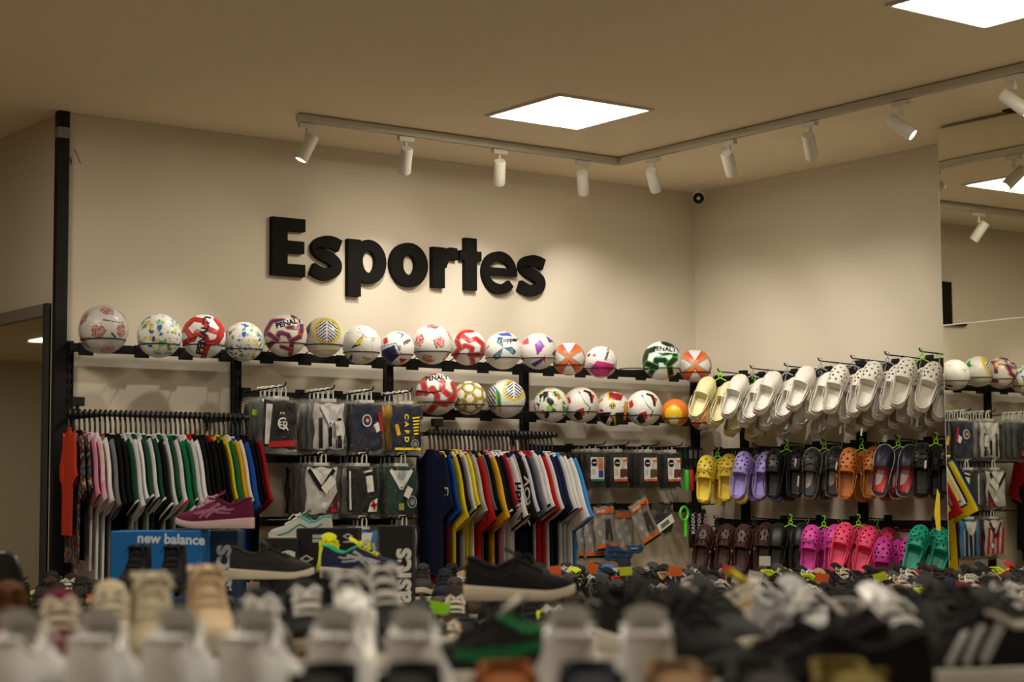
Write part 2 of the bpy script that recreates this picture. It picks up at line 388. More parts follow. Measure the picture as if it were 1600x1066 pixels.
# ================================================================== racks on the back wall
ZR = hit(600, 566, 1, -.075).z               # centre height of the upper ball rail
XU = [hit(px, 600, 1, -.02).x for px in (106, 369, 607, 819)] + [-.03]
Z_LOW = hit(900, 652, 1, -.075).z            # lower ball rail
def slotted_upright(t, H, R=None):
    """hollow channel: back and sides, front plate pierced by two columns of slots"""
    ch = MB().box((0, -.005, H/2), (.045, .010, H)).box((-.020, -.018, H/2), (.005, .036, H)).box((.020, -.018, H/2), (.005, .036, H))
    fp = MB()
    for x, w in ((-.0165, .006), (0, .012), (.0165, .006)): fp.box((x, -.0345, H/2), (w, .003, H))
    for x in (-.010, .010):
        fp.box((x, -.0345, .15), (.010, .003, .3)); fp.box((x, -.0345, H-.012), (.010, .003, .024))
        for k in range(int((H-.3)/.05)): fp.box((x, -.0345, H-.074-k*.05), (.010, .003, .024))
    for nm, m_ in (('channel', ch), ('slotted_plate', fp)): inst(nm, m_.mesh(nm, False), BLACK, t)
UPN = ['beside the tall corner post', 'between the first clothes rail and the bagged jerseys', 'behind the bagged jerseys below the letter o', 'behind the second clothes rail', 'in the room corner']
for i, x in enumerate(XU):
    t = thing('rack_upright', 'black slotted rack upright '+UPN[i], 'rack post', (x, 0, 0))
    H = ZR+.035
    slotted_upright(t, H)
def rail(name, label, xa, xb, z, y=-.075, h=.042, d=.022):
    t = thing(name, label, 'rail', (xa, y, z))
    L = xb-xa
    inst('bar', MB().box((L/2, 0, 0), (L, d, h)), BLACK, t)
    for s in (.012, L-.012): inst('bracket', MB().box((s, -y/2, -.005), (.024, -y-.0, h*1.5)), BLACK, t)
    return t
rail('ball_rail', 'long black rail carrying the upper row of balls', XU[0]-.02, -.005, ZR)
rail('ball_rail', 'shorter black rail carrying the lower row of balls', hit(640, 645, 1, -.075).x, -.005, Z_LOW)

# ================================================================== balls
def ico(sub):
    import bmesh
    bm = bmesh.new(); bmesh.ops.create_icosphere(bm, subdivisions=sub, radius=1.0)
    me = bpy.data.meshes.new('ico'); bm.to_mesh(me); bm.free()
    v = np.empty(len(me.vertices)*3); me.vertices.foreach_get('co', v); f = [tuple(p.vertices) for p in me.polygons]
    bpy.data.meshes.remove(me); return v.reshape(-1, 3), f
IV, IF = ico(6)
PHI = (1+5**.5)/2
_ic = [np.array(v, float) for v in ((0, 1, PHI), (0, -1, PHI), (0, 1, -PHI), (0, -1, -PHI), (1, PHI, 0), (-1, PHI, 0), (1, -PHI, 0), (-1, -PHI, 0), (PHI, 0, 1), (PHI, 0, -1), (-PHI, 0, 1), (-PHI, 0, -1))]
_ic = [v/np.linalg.norm(v) for v in _ic]
_fc = []
for i in range(12):
    for j in range(i):
        for k in range(j):
            a, b, c = _ic[i], _ic[j], _ic[k]
            if min(a@b, b@c, a@c) > .4: v = a+b+c; _fc.append(v/np.linalg.norm(v))
CENT = np.array(_ic+_fc)                      # 12 pentagons, 20 hexagons
BIAS = np.array([.0]*12+[.028]*20)
def rotm(ax, ay, az): return np.array(rotz(az) @ roty(ay) @ rotx(ax))
class Pat:
    """print on a ball: u (right), v (up) as seen from the aisle; both halves carry the same print"""
    def __init__(s, d, seed):
        s.d = d; s.u = d[:, 0].copy(); s.v = d[:, 2].copy(); s.u[d[:, 1] > 0] *= -1
        s.c = np.ones((len(d), 3))*np.array((.78, .77, .73)); s.rng = np.random.RandomState(seed)
        s.R = rotm(*(s.rng.rand(3)*6)); D = d @ s.R.T
        q = D @ CENT.T + BIAS; o = np.sort(q, 1); s.panel = np.argmax(q, 1); s.edge = o[:, -1]-o[:, -2]; s.D = D
    def fill(s, m, c): s.c[m] = c
    def base(s, c): s.c[:] = c
    def seg(s, pts):
        best = np.full(len(s.u), 9.0)
        for (a, b), (c, e) in zip(pts, pts[1:]):
            dx, dy = c-a, e-b; t = np.clip(((s.u-a)*dx+(s.v-b)*dy)/(dx*dx+dy*dy+1e-9), 0, 1)
            best = np.minimum(best, np.hypot(s.u-a-t*dx, s.v-b-t*dy))
        return best
    def band(s, pts, w, c, edge=None, ew=.05):
        d = s.seg(pts)
        if edge is not None: s.fill(d < w/2+ew, edge)
        s.fill(d < w/2, c)
    def poly(s, pts, c):
        ins = np.zeros(len(s.u), bool); n = len(pts)
        for i in range(n):
            (x1, y1), (x2, y2) = pts[i], pts[(i+1) % n]
            k = ((y1 > s.v) != (y2 > s.v)) & (s.u < (x2-x1)*(s.v-y1)/(y2-y1+1e-12)+x1); ins ^= k
        s.fill(ins, c); return ins
    def disc(s, x, y, r, c): m = np.hypot(s.u-x, s.v-y) < r; s.fill(m, c); return m
    def speck(s, n, sizes, cols, dirs=True):
        for _ in range(n):
            p = s.rng.randn(3); p /= np.linalg.norm(p); t = s.rng.randn(3); t -= p*(t@p); t /= np.linalg.norm(t); b = np.cross(p, t)
            q = s.d-p; r = s.rng.uniform(*sizes); e = s.rng.uniform(.3, 1)
            m = ((q@t)/r)**2+((q@b)/(r*e))**2 < 1; s.fill(m, cols[s.rng.randint(len(cols))])
RED, DRED, ORG, PUR, NAVY, BLU, GRN, YEL, BLK, GRY, PNK, WHT = (.55, .02, .02), (.3, .01, .015), (.75, .16, .02), (.09, .03, .14), (.02, .03, .13), (.04, .12, .5), (.05, .35, .05), (.72, .55, .02), (.012, .012, .014), (.25, .24, .23), (.6, .04, .22), (.8, .79, .75)
def zig(P, c1, c2, ph=0, mir=1, w=.17):
    for pts in ([(-.95, .25), (-.45, .75), (.05, .62), (.18, .25), (.62, .12), (.98, .35)], [(-.9, -.35), (-.45, -.15), (-.25, .12), (.1, -.1), (.18, -.5), (.0, -.95)], [(.18, -.4), (.6, -.3), (.8, .05)], [(-.45, -.2), (-.75, .2)], [(.55, .75), (.85, .35), (.72, -.1)]):
        q = [(mir*(x*math.cos(ph)-z*math.sin(ph)), x*math.sin(ph)+z*math.cos(ph)) for x, z in pts]
        P.band(q, w, c1, c2, .045)
def star3(P, c1, c2):
    for a in (90, 210, 330):
        a = math.radians(a+20); P.poly([(0, .08), (.62*math.cos(a-.33), .62*math.sin(a-.33)), (.72*math.cos(a), .72*math.sin(a)), (.5*math.cos(a+.4), .5*math.sin(a+.4))], c1)
        P.poly([(.1*math.cos(a), .1*math.sin(a)), (.55*math.cos(a-.2), .55*math.sin(a-.2)), (.5*math.cos(a+.2), .5*math.sin(a+.2))], c2)
        P.poly([(.2*math.cos(a), .2*math.sin(a)), (.48*math.cos(a-.12), .48*math.sin(a-.12)), (.45*math.cos(a+.12), .45*math.sin(a+.12))], c1)
def pentapatch(P, c1, c2):
    m = (P.panel < 12) & (P.edge > .012); P.fill((P.panel < 12) & (P.edge > .003), BLK); P.fill(m, WHT)
    n = np.sin(P.D[:, 0]*60+3*np.sin(P.D[:, 1]*45))*np.sin(P.D[:, 1]*55+2*np.sin(P.D[:, 2]*60)); P.fill(m & (n > -.25), c1); P.fill(m & (n > .75), c2)
def xlines(P, c1, c2, c3):
    P.base(c1)
    for s in (-1, 1):
        P.poly([(s*.12, 0), (s*.75, .5), (s*.95, .0), (s*.75, -.5)], (.74, .72, .68))
        P.poly([(0, s*.16), (-.42, s*.95), (.42, s*.95)], (.74, .72, .68))
    P.band([(-.8, -.62), (0, .0), (.8, .62)], .26, c2); P.band([(-.8, .62), (0, 0), (.8, -.62)], .26, c2)
    P.band([(-.9, -.5), (-.1, .0), (-.9, .5)], .07, c3); P.band([(.9, -.5), (.1, 0), (.9, .5)], .07, c3)
    P.band([(-.5, .95), (0, .2), (.5, .95)], .07, RED); P.band([(-.5, -.95), (0, -.2), (.5, -.95)], .07, RED)
def cbf(P, cx, cz, r):
    P.disc(cx, cz, r+.13, YEL); m = P.disc(cx, cz, r, WHT)
    a = np.arctan2(P.v-cz, P.u-cx); rr = np.hypot(P.u-cx, P.v-cz)
    st = np.sin((np.abs(P.u-cx)*.8+(P.v-cz))*38) > -.1; P.fill(m & st, NAVY)
    P.fill(m & (np.abs(P.u-cx) < .035), WHT)
def p_red3(P): zig(P, RED, DRED); P.band([(-.6, -.2), (-.3, -.1)], .06, BLK)
def p_brpen(P): zig(P, PUR, ORG, .25); P.poly([(-.35, .24), (.85, .52), (.72, .82), (-.4, .52)], WHT); P.band([(-.2, -.6), (.3, -.75)], .1, PUR, ORG)
def p_cbfw(P): P.speck(170, (.05, .14), [(.02, .06, .35), (.12, .4, .06), (.7, .6, .1), (.05, .15, .5), (.3, .55, .2), WHT, WHT]); P.poly([(-.08, .42), (.12, .42), (.1, .2), (.0, .1), (-.12, .25)], BLU)
def p_cbf6(P): cbf(P, .15, .22, .55); P.poly([(-.95, .3), (-.6, .75), (-.72, .1)], (.02, .25, .08)); P.band([(-.5, -.75), (.6, -.7)], .05, YEL)
def p_cbf19(P): cbf(P, .4, .4, .45); P.band([(-.9, .1), (-.5, .1), (-.3, -.7)], .12, YEL); P.poly([(-.55, .55), (-.3, .2), (-.25, -.5), (-.45, -.4)], (.02, .28, .08)); P.fill((np.sin((P.v*.6+P.u)*40) > 0) & (P.u < -.55), NAVY)
def p_light(P):
    P.band([(-.9, .55), (-.2, .6), (.5, .2), (.6, -.6)], .02, GRY); P.band([(-.2, .9), (.2, .3), (.9, .3)], .02, (.5, .1, .1))
    P.poly([(-.55, -.25), (.1, .45), (-.05, -.1), (-.35, -.2)], BLK); P.poly([(-.4, -.1), (.14, .42), (-.02, -.05)], YEL); P.poly([(-.7, -.75), (-.45, -.5), (-.5, -.85)], BLK)
    P.poly([(.0, -.65), (.5, -.75), (.2, -.9)], (.5, .5, .05)); P.fill((P.u > .45) & (P.v > .1) & (P.v < .3) & (P.u < .7) & (np.sin(P.u*90) > 0), GRY)
def p_blue8(P): P.poly([(-.95, -.2), (-.2, .1), (.1, -.5), (-.4, -.95), (-.9, -.7)], NAVY); P.speck(25, (.02, .05), [WHT, WHT]); P.poly([(-.85, .55), (-.6, .6), (-.55, .25), (-.8, .15)], RED); P.poly([(.1, -.65), (.6, -.7), (.2, -.95)], RED); P.band([(.0, .9), (.35, .75), (.2, .55)], .06, NAVY); P.band([(-.95, .05), (-.1, .2), (.25, -.5)], .05, BLU); P.fill((np.abs(P.u-.1) < .1) & (np.abs(P.v+.1) < .14), GRY)
def p_nike9(P): pentapatch(P, (.62, .06, .06), DRED); P.poly([(-.35, .9), (.2, .72), (.3, .85), (.15, .78), (-.2, .86)], BLK)
def p_b1(P): pentapatch(P, (.55, .09, .07), (.12, .03, .03)); P.band([(.0, .35), (.5, .28), (.85, .3)], .035, BLK); P.poly([(.35, -.15), (.55, -.35), (.5, -.42), (.3, -.22)], BLK)
def p_redg(P): zig(P, RED, GRY, .9, -1, .22)
def p_topper(P): star3(P, (.05, .09, .4), (.2, .7, .05)); P.poly([(-.3, .85), (.3, .95), (.5, .7), (-.1, .72)], (.06, .1, .42)); P.band([(-.98, .0), (-.75, .2)], .1, GRY)
def p_shard(P):
    for pts, c in (([(-.9, .5), (-.55, .75), (-.5, .35), (-.8, .3)], (.6, .08, .15)), ([(-.2, .3), (.1, .55), (.35, .2), (-.05, -.35)], (.35, .05, .4)), ([(0, .3), (.2, .35), (.05, -.1)], BLU), ([(.4, .85), (.85, .5), (.6, .4)], (.12, .05, .35)), ([(-.4, -.75), (.3, -.4), (.2, -.65), (-.2, -.9)], (.12, .04, .3)), ([(.2, -.5), (.35, -.3), (.4, -.7)], RED), ([(.75, -.2), (.98, .1), (.9, -.4)], PUR), ([(-.95, -.2), (-.75, -.5), (-.9, -.6)], NAVY)): P.poly(pts, c)
def p_x(P): xlines(P, (.68, .12, .06), (.75, .2, .03), (.22, .35, .42))
def p_pink(P):
    P.poly([(-.25, .02), (.85, -.2), (.6, -.9), (-.3, -.95), (-.75, -.55)], PNK); P.poly([(-.55, .35), (-.35, .5), (-.3, .25)], PNK)
    for k in range(3): P.band([(-.75+.06*k, -.1-.14*k), (-.2+.05*k, -.35-.14*k)], .04, BLK); P.band([(.4, -.55-.1*k), (.95, -.35-.1*k)], .03, BLK)
    P.band([(-.8, .35), (-.7, .45)], .12, BLK)
def p_green(P): zig(P, BLK, (.03, .4, .07), .5, 1, .24); P.poly([(-.32, .36), (.82, .32), (.78, .66), (-.3, .70)], WHT)
def p_redblk(P): zig(P, RED, GRY, -.4, 1, .22); P.band([(-.9, .1), (-.2, .0), (.2, .1)], .08, BLK); P.poly([(-.45, .58), (.6, .62), (.55, .9), (-.4, .86)], WHT)
def p_flower(P):
    P.base((.55, .42, .03)); n = np.sin(P.D[:, 0]*40)*np.sin(P.D[:, 1]*44)*np.sin(P.D[:, 2]*42); P.fill(n > .12, BLK)
    P.fill((P.panel < 12) & (P.edge > .02), WHT); P.fill((P.panel >= 12) & (P.edge > .10), WHT)
def p_grshard(P):
    P.speck(45, (.12, .3), [(.12, .42, .04), (.35, .6, .12), (.6, .15, .04), BLK, WHT, WHT, (.05, .2, .04)]); P.speck(20, (.03, .1), [BLK, (.5, .6, .1)])
def p_dia(P, f=1):
    P.poly([(f*.3, .75), (f*.75, .5), (f*.65, .1), (f*.45, .45)], RED); P.band([(f*.2, .75), (f*.5, .65), (f*.6, .1)], .13, BLK); P.band([(-f*.1, .7), (f*.2, .1), (f*.5, -.2), (f*.35, -.55)], .05, BLK)
    P.poly([(-f*.3, -.35), (f*.15, -.2), (f*.2, -.6), (-f*.1, -.75)], RED); P.poly([(-f*.45, -.6), (-f*.1, -.3), (f*.1, -.8), (-f*.2, -.9)], BLK); P.poly([(-f*.95, .2), (-f*.65, .45), (-f*.55, .1), (-f*.85, -.1)], RED)
def p_blk2(P):
    P.fill((P.v < -.25) & (P.seg([(-.3, -.95), (.1, -.2)]) > .12), BLK); P.speck(14, (.05, .16), [RED, BLK, DRED]); P.poly([(-.3, .98), (-.2, .5), (.5, .42), (.65, .8)], DRED); P.band([(-.25, .95), (-.2, .5), (.1, .42)], .1, YEL)
    P.band([(-.95, .25), (-.6, .5)], .12, ORG); P.disc(.0, .12, .19, BLK); P.disc(0, .12, .16, YEL); P.disc(0, .12, .12, BLK); P.band([(.8, .3), (.7, -.6)], .1, YEL, RED); P.band([(.15, -.95), (.1, -.35)], .08, YEL)
def p_orange(P): P.base((.72, .19, .02)); P.disc(-.12, -.15, .62, (.78, .5, .02)); P.disc(-.1, -.62, .3, WHT); P.band([(-.7, -.85), (.6, -.9)], .14, YEL)
def p_orange2(P): xlines(P, (.7, .2, .03), (.75, .3, .05), RED)

def ball(px, py, dia_px, pat, label, seed, yb=-.275, bag=False, text=None, level='upper', rad=None):
    c = hit(px, py, 1, yb); Z = float(np.dot(np.array(c)-CAM, _f)); R = rad or dia_px/2*Z/F
    zr = ZR if level == 'upper' else Z_LOW
    t = thing('soccer_ball', label, 'ball', c, group='soccer balls on the %s rail' % level)
    d = IV; P = Pat(d, seed); pat(P)
    sink = 1-.016*np.clip(1-P.edge/.02, 0, 1)**2
    me = bpy.data.meshes.new('ball_shell'); me.from_pydata([tuple(v) for v in d*sink[:, None]*R], [], IF)
    at = me.color_attributes.new('print', 'FLOAT_COLOR', 'POINT')
    at.data.foreach_set('color', np.c_[P.c, np.ones(len(d))].astype(np.float32).ravel())
    me.polygons.foreach_set('use_smooth', [True]*len(IF))
    az = math.atan2(c.x-CAM[0], c.y-CAM[1])
    q = rotz(-az)
    t.rotation_euler = q.to_euler()
    inst('ball_shell', me, vcol_mat(), t)
    if text:
        s, u0, v0, size, ang, colr = text
        tm = text_mesh(s, size*R, .0004, bold=size*R*.035)
        for v in tm.vertices:
            x, z = v.co.x, v.co.y; a = math.radians(ang)
            x, z = x*math.cos(a)-z*math.sin(a)+u0*R, x*math.sin(a)+z*math.cos(a)+v0*R
            r2 = x*x+z*z; y = -math.sqrt(max(R*R-r2, 0)); p = Vector((x, y, z)).normalized()*(R*1.018+v.co.z); v.co = p
        inst('lettering', tm, pla(colr), t)
    if bag:
        rs = np.random.RandomState(5); k = IV[:2562]*1.0
        V2, F2 = ico(4); n = 1.03+.055*np.abs(np.sin(V2[:, 0]*4+1)*np.cos(V2[:, 2]*5+V2[:, 1]*3)); n += .25*np.clip(V2[:, 2]-.93, 0, 1)
        mw = bpy.data.meshes.new('wrap'); mw.from_pydata([tuple(v) for v in V2*n[:, None]*R], [], F2); mw.polygons.foreach_set('use_smooth', [True]*len(F2))
        inst('plastic_wrap', mw, FILM, t)
    # wire cradle: ring round the lower third of the ball, two arms, clip on the rail
    h = thing('ball_holder', 'black wire ring under the '+' '.join(label.replace(' on the upper rail','').replace(' on the lower rail','').split(' resting')[0].split()[:11]), 'ball holder', (c.x, -.086, zr), group='ball holders on the %s rail' % level)
    zz = -.42*R; rr = math.sqrt(R*R-zz*zz)+.003
    inst('ring', MB().tube([(rr*math.cos(2*PI*k/28), c.y+.086+rr*math.sin(2*PI*k/28), c.z-zr+zz) for k in range(28)], .0027, 5, closed=True), BLACK, h)
    yb2 = c.y+.086+math.sqrt(max(rr*rr-.03**2, 0))
    for s in (-.03, .03): inst('arm', MB().tube([(s, yb2-.002, c.z-zr+zz), (s, min(yb2, 0)-.0, min(.03, c.z-zr+zz)), (s, -.0, .0)], .003, 5), BLACK, h)
    inst('clip', MB().box((0, .003, -.006), (.075, .012, .062)), BLACK, h)
tx = lambda s, u, v, z, a, c=BLK: (s, u, v, z, a, c)
BALLS = [
 (161, 516, 74, p_b1, 'white ball with red pentagons in a clear plastic bag resting on the upper rail', 1, True, None),
 (249, 525, 69, p_cbfw, 'white ball speckled green, blue and yellow, beside the bagged ball', 2, False, None),
 (318, 526, 69, p_red3, 'white ball with red zigzags and black upright lettering', 3, False, tx('PENALTY', .02, .05, .44, 78)),
 (381, 534, 62, p_cbfw, 'white ball speckled green and yellow with one blue heart-like patch', 14, False, None),
 (446, 524, 67, p_brpen, 'white ball with purple and orange zigzags and black lettering', 5, False, tx('PENALTY', .25, .52, .34, 15)),
 (506, 527, 63, p_cbf6, 'white ball with a yellow ring around navy stripes, on the upper rail', 6, False, None),
 (565, 539, 61, p_light, 'white ball with a yellow and black bolt on the upper rail', 7, False, None),
 (621, 544, 53, p_blue8, 'small white ball with navy patch and red marks', 8, False, tx('PEN', .55, .3, .26, 35)),
 (675, 538, 63, p_nike9, 'white ball with red pentagons and a thin black tick on top', 9, False, None),
 (731, 543, 56, p_redg, 'white ball with broad red and grey zigzags on the upper rail', 10, False, None),
 (786, 548, 59, p_topper, 'white ball with a three armed blue and green star and black lettering', 11, False, tx('Topper', .30, .5, .32, 5)),
 (841, 549, 57, p_shard, 'white ball with scattered purple, blue and red shards', 12, False, None),
 (889, 561, 52, p_x, 'orange and red ball with crossing bands, beside the pink bottomed ball', 13, False, None),
 (939, 566, 50, p_pink, 'small white ball with a pink lower half and black scratches', 4, False, tx('PENALTY', .4, .45, .2, 75)),
 (1034, 564, 61, p_green, 'white ball with black and green zigzags and black lettering', 15, False, tx('PENALTY', .25, .52, .33, -3)),
 (1086, 572, 52, p_x, 'red and orange ball with crossing bands in the room corner', 16, False, None)]
for b in BALLS: ball(*b[:6], bag=b[6], text=b[7])
LOWB = [
 (682, 616, 66, p_redblk, 'white ball with red and grey zigzags and lettering on the lower rail', 21, tx('PENALTY', .1, .72, .3, 4)),
 (733, 622, 53, p_flower, 'yellow and black ball with white rosettes on the lower rail', 22, None),
 (791, 623, 60, p_cbf19, 'white ball with green, yellow and navy stripes on the lower rail', 23, None),
 (861, 633, 55, p_grshard, 'green, red and white camouflage patterned ball on the lower rail', 24, None),
 (908, 633, 56, p_dia, 'white ball with red and black diamonds beside the camouflage ball', 25, None),
 (957, 639, 54, p_blk2, 'black, red and white ball with a yellow numbered disc', 26, tx('2', .0, .12, .2, 0, YEL)),
 (1006, 638, 56, lambda P: p_dia(P, 1), 'white ball with red and black diamonds beside the small orange ball', 27, None),
 (1055, 645, 44, p_orange, 'small orange ball with a yellow face patch on the lower rail', 28, None),
 (1098, 653, 40, p_orange2, 'small orange ball half hidden behind the cream clogs', 29, None)]
for b in LOWB: ball(*b[:6], text=b[6], level='lower', yb=-.275 if b[0] < 1090 else -.235)
# an empty cradle in the upper row
pe = hit(990, 577, 1, -.275)
h = thing('ball_holder', 'empty black wire ring on the upper rail without a ball', 'ball holder', (pe.x, -.086, ZR))
inst('ring', MB().tube([(.085*math.cos(2*PI*k/24), pe.y+.086+.085*math.sin(2*PI*k/24), pe.z-ZR) for k in range(24)], .0027, 5, closed=True), BLACK, h)
inst('clip', MB().box((0, .003, -.006), (.075, .012, .062)), BLACK, h)
for s in (-.03, .03): inst('arm', MB().tube([(s, pe.y+.086+.078, pe.z-ZR), (s, 0, .01)], .003, 5), BLACK, h)
# ================================================================== hanging jerseys
def shirt_meshes(var):
    rs = random.Random(var*17+3)
    def torso(z0=-.085, z1=-.80, long=1.0):
        secs = []; tab = [(0, .055), (.04, .10), (.09, .185), (.13, .205), (.2, .215), (1, .235)]
        for i in range(19):
            s = i/18; s2 = s**1.35; z = lerp(z0, z1*long, s2); hw = itab(tab, s2); th = .006+.003*min(1, s2*3)
            q = []
            for k in range(20):
                a = 2*PI*k/20; y = hw*math.copysign(abs(math.cos(a))**.75, math.cos(a)); x = th*math.sin(a)
                x += .004*s2*math.sin(y*34)+.006*s2*math.sin(y*13+1)
                q.append((x, y, z))
            secs.append(q)
        return MB().loft(secs, cap0=False, cap1=False)
    def sleeve(sd):
        secs = []; L = 13
        for i in range(L):
            s = i/(L-1); cy = sd*(.165+(.135 if sd < 0 else .055)*s**.8); cz = -.135-.31*s-.012*math.sin(s*3); hw = lerp(.055, .088, s); th = lerp(.008, .0108, s)
            lean = sd*.55
            q = []
            for k in range(16):
                a = 2*PI*k/16; w_ = hw*math.cos(a); x = th*math.sin(a)*(1+.15*math.sin(a*3+s*4)*s)+.010*s*math.sin(s*5+1)
                q.append((x, cy+w_*math.cos(lean*.5), cz+sd*w_*math.sin(.62)*.75))
            secs.append(q)
        return secs
    out = {'body': torso().mesh('body')}
    for sd, nm in ((-1, 'sleeve_f'), (1, 'sleeve_b')):
        sec = sleeve(sd); out[nm] = MB().loft(sec, cap0=True, cap1=False).mesh('sleeve')
        cf = [[tuple(Vector(p)*1.0+(Vector(p)-Vector(np.mean(sec[-2], 0)))*.035) for p in sec[-2]], [tuple(Vector(p)+(Vector(p)-Vector(np.mean(sec[-1], 0)))*.045) for p in sec[-1]]]
        mid = [tuple((Vector(a)*.45+Vector(b)*.55)) for a, b in zip(*cf)]
        out[nm.replace('sleeve', 'cuff')] = MB().loft([mid, cf[1]], cap0=False, cap1=False).mesh('cuff')
        st = []
        for i in range(2, 12): c = Vector(np.mean(sec[i], 0)); p = Vector(sec[i][12])+Vector((-.0025, 0, 0)); st.append(p)
        out[nm.replace('sleeve', 'stripe')] = MB().loft([[tuple(p+Vector((0, -.012, 0))) for p in st], [tuple(p+Vector((0, .012, 0))) for p in st]], closed=False, cap0=False, cap1=False).mesh('stripe')
    col_ = MB().tube([(.0075*math.sin(a), .060*math.cos(a), -.088-.012*max(0, math.sin(a))) for a in [2*PI*k/16 for k in range(16)]], .0042, 6, closed=True)
    out['collar'] = col_.mesh('collar')
    pl_ = MB(); pl_.loft([[(-.030, -.21+.006*k, -.16-.10*j) for k in range(6)] for j in range(6)], closed=False, cap0=False, cap1=False)
    return out
def hanger_mesh():
    mb = MB()
    hk = [(0, .012*math.cos(a)*1.6, .0+.020*math.sin(a)-.002) for a in [math.radians(d) for d in range(-40, 200, 24)]]
    hk = [(0, -.020+.0, -.012)]+[(0, -p[1], p[2]) for p in hk][::-1]
    pts = [(0, .020*math.cos(math.radians(d)), .006+.020*math.sin(math.radians(d))) for d in range(200, -50, -25)]+[(0, .004, -.035), (0, 0, -.06), (0, 0, -.108)]
    mb.tube(pts, .0056, 6)
    mb.tube([(0, -.165, -.162), (0, -.10, -.132), (0, 0, -.108), (0, .10, -.132), (0, .165, -.162)], .0045, 6)
    return mb.mesh('hanger')
SV = [shirt_meshes(v) for v in range(4)]
HM = hanger_mesh()
C = {'white': (.66, .66, .66), 'black': (.008, .008, .009), 'dark green': (.008, .055, .030), 'green': (.008, .13, .055), 'red': (.42, .012, .016), 'maroon': (.12, .012, .03), 'grey': (.16, .16, .17), 'navy': (.012, .018, .055),
     'blue': (.012, .07, .36), 'light blue': (.04, .26, .58), 'yellow': (.78, .60, .015), 'golden yellow': (.75, .42, .01), 'pink': (.62, .22, .33), 'peach': (.66, .40, .30), 'orange red': (.55, .05, .02), 'cream': (.6, .55, .45), 'lime': (.35, .65, .03), 'silver grey': (.42, .43, .45), 'teal': (.05, .35, .33), 'purple': (.12, .03, .2), 'floral': (.03, .05, .06)}
def floral_mat():
    m = mat('floral_cloth', (.02, .03, .04), .8); nt = m.node_tree
    if nt.nodes.get('vf'): return m
    v = nt.nodes.new('ShaderNodeTexVoronoi'); v.name = 'vf'; v.inputs['Scale'].default_value = 60; r = nt.nodes.new('ShaderNodeValToRGB'); tc = nt.nodes.new('ShaderNodeTexCoord')
    e = r.color_ramp; e.interpolation = 'CONSTANT'; e.elements[0].color = (.008, .01, .015, 1); e.elements[1].position = .5; e.elements[1].color = (.03, .16, .2, 1)
    for p, c in ((.62, (.3, .05, .02, 1)), (.75, (.4, .12, .03, 1)), (.84, (.01, .012, .02, 1)), (.94, (.35, .33, .25, 1))): x = e.elements.new(p); x.color = c
    nt.links.new(tc.outputs['Object'], v.inputs['Vector']); s = nt.nodes.new('ShaderNodeSeparateColor'); nt.links.new(v.outputs['Color'], s.inputs[0]); nt.links.new(s.outputs[0], r.inputs[0]); nt.links.new(r.outputs[0], nt.nodes['Principled BSDF'].inputs['Base Color']); return m
def tiedye_mat():
    m = mat('tie_dye_cloth', (.5, .3, .35), .8); nt = m.node_tree
    if nt.nodes.get('vf'): return m
    v = nt.nodes.new('ShaderNodeTexNoise'); v.name = 'vf'; v.inputs['Scale'].default_value = 7; r = nt.nodes.new('ShaderNodeValToRGB'); tc = nt.nodes.new('ShaderNodeTexCoord')
    e = r.color_ramp; e.elements[0].position = .35; e.elements[0].color = (.62, .20, .34, 1); e.elements[1].position = .66; e.elements[1].color = (.66, .42, .36, 1)
    x = e.elements.new(.5); x.color = (.66, .6, .62, 1)
    nt.links.new(tc.outputs['Object'], v.inputs['Vector']); nt.links.new(v.outputs['Fac'], r.inputs[0]); nt.links.new(r.outputs[0], nt.nodes['Principled BSDF'].inputs['Base Color']); return m
def cm(n): return floral_mat() if n == 'floral' else tiedye_mat() if n == 'tie-dye' else fab(C[n])
def shirt(p, color, sleeve, cuff, collar, label, grp, i, rz, stripe=None, scale=1.0, tilt=0.0, text=None):
    hg = inst('clothes_hanger', HM, BLACKP, None, p, (0, 0, rz)); tag(hg, 'black hanger of the '+' '.join(label.split(' on the')[0].split()[:12]), 'hanger', 'black hangers on the '+grp)
    t = thing('hanging_jersey', label, 'jersey', p, Matrix.Rotation(rz, 3, 'Z') @ rotx(tilt), grp, scale)
    S = SV[i % 4]
    inst('body', S['body'], cm(color), t); inst('sleeve', S['sleeve_f'], cm(sleeve), t); inst('sleeve', S['sleeve_b'], cm(sleeve), t)
    inst('collar', S['collar'], cm(collar), t)
    if cuff: inst('cuff', S['cuff_f'], cm(cuff), t); inst('cuff', S['cuff_b'], cm(cuff), t)
    if stripe: inst('sleeve_stripe', S['stripe_f'], cm(stripe), t)
    if text:
        s, cc = text; tm = text_mesh(s, .085, .001, bold=.002); 
        for v in tm.vertices: v.co = Vector((-.0150-v.co.z, -.30+v.co.y*.9, -.33-v.co.x))
        inst('print', tm, fab(C[cc]), t)
    return t
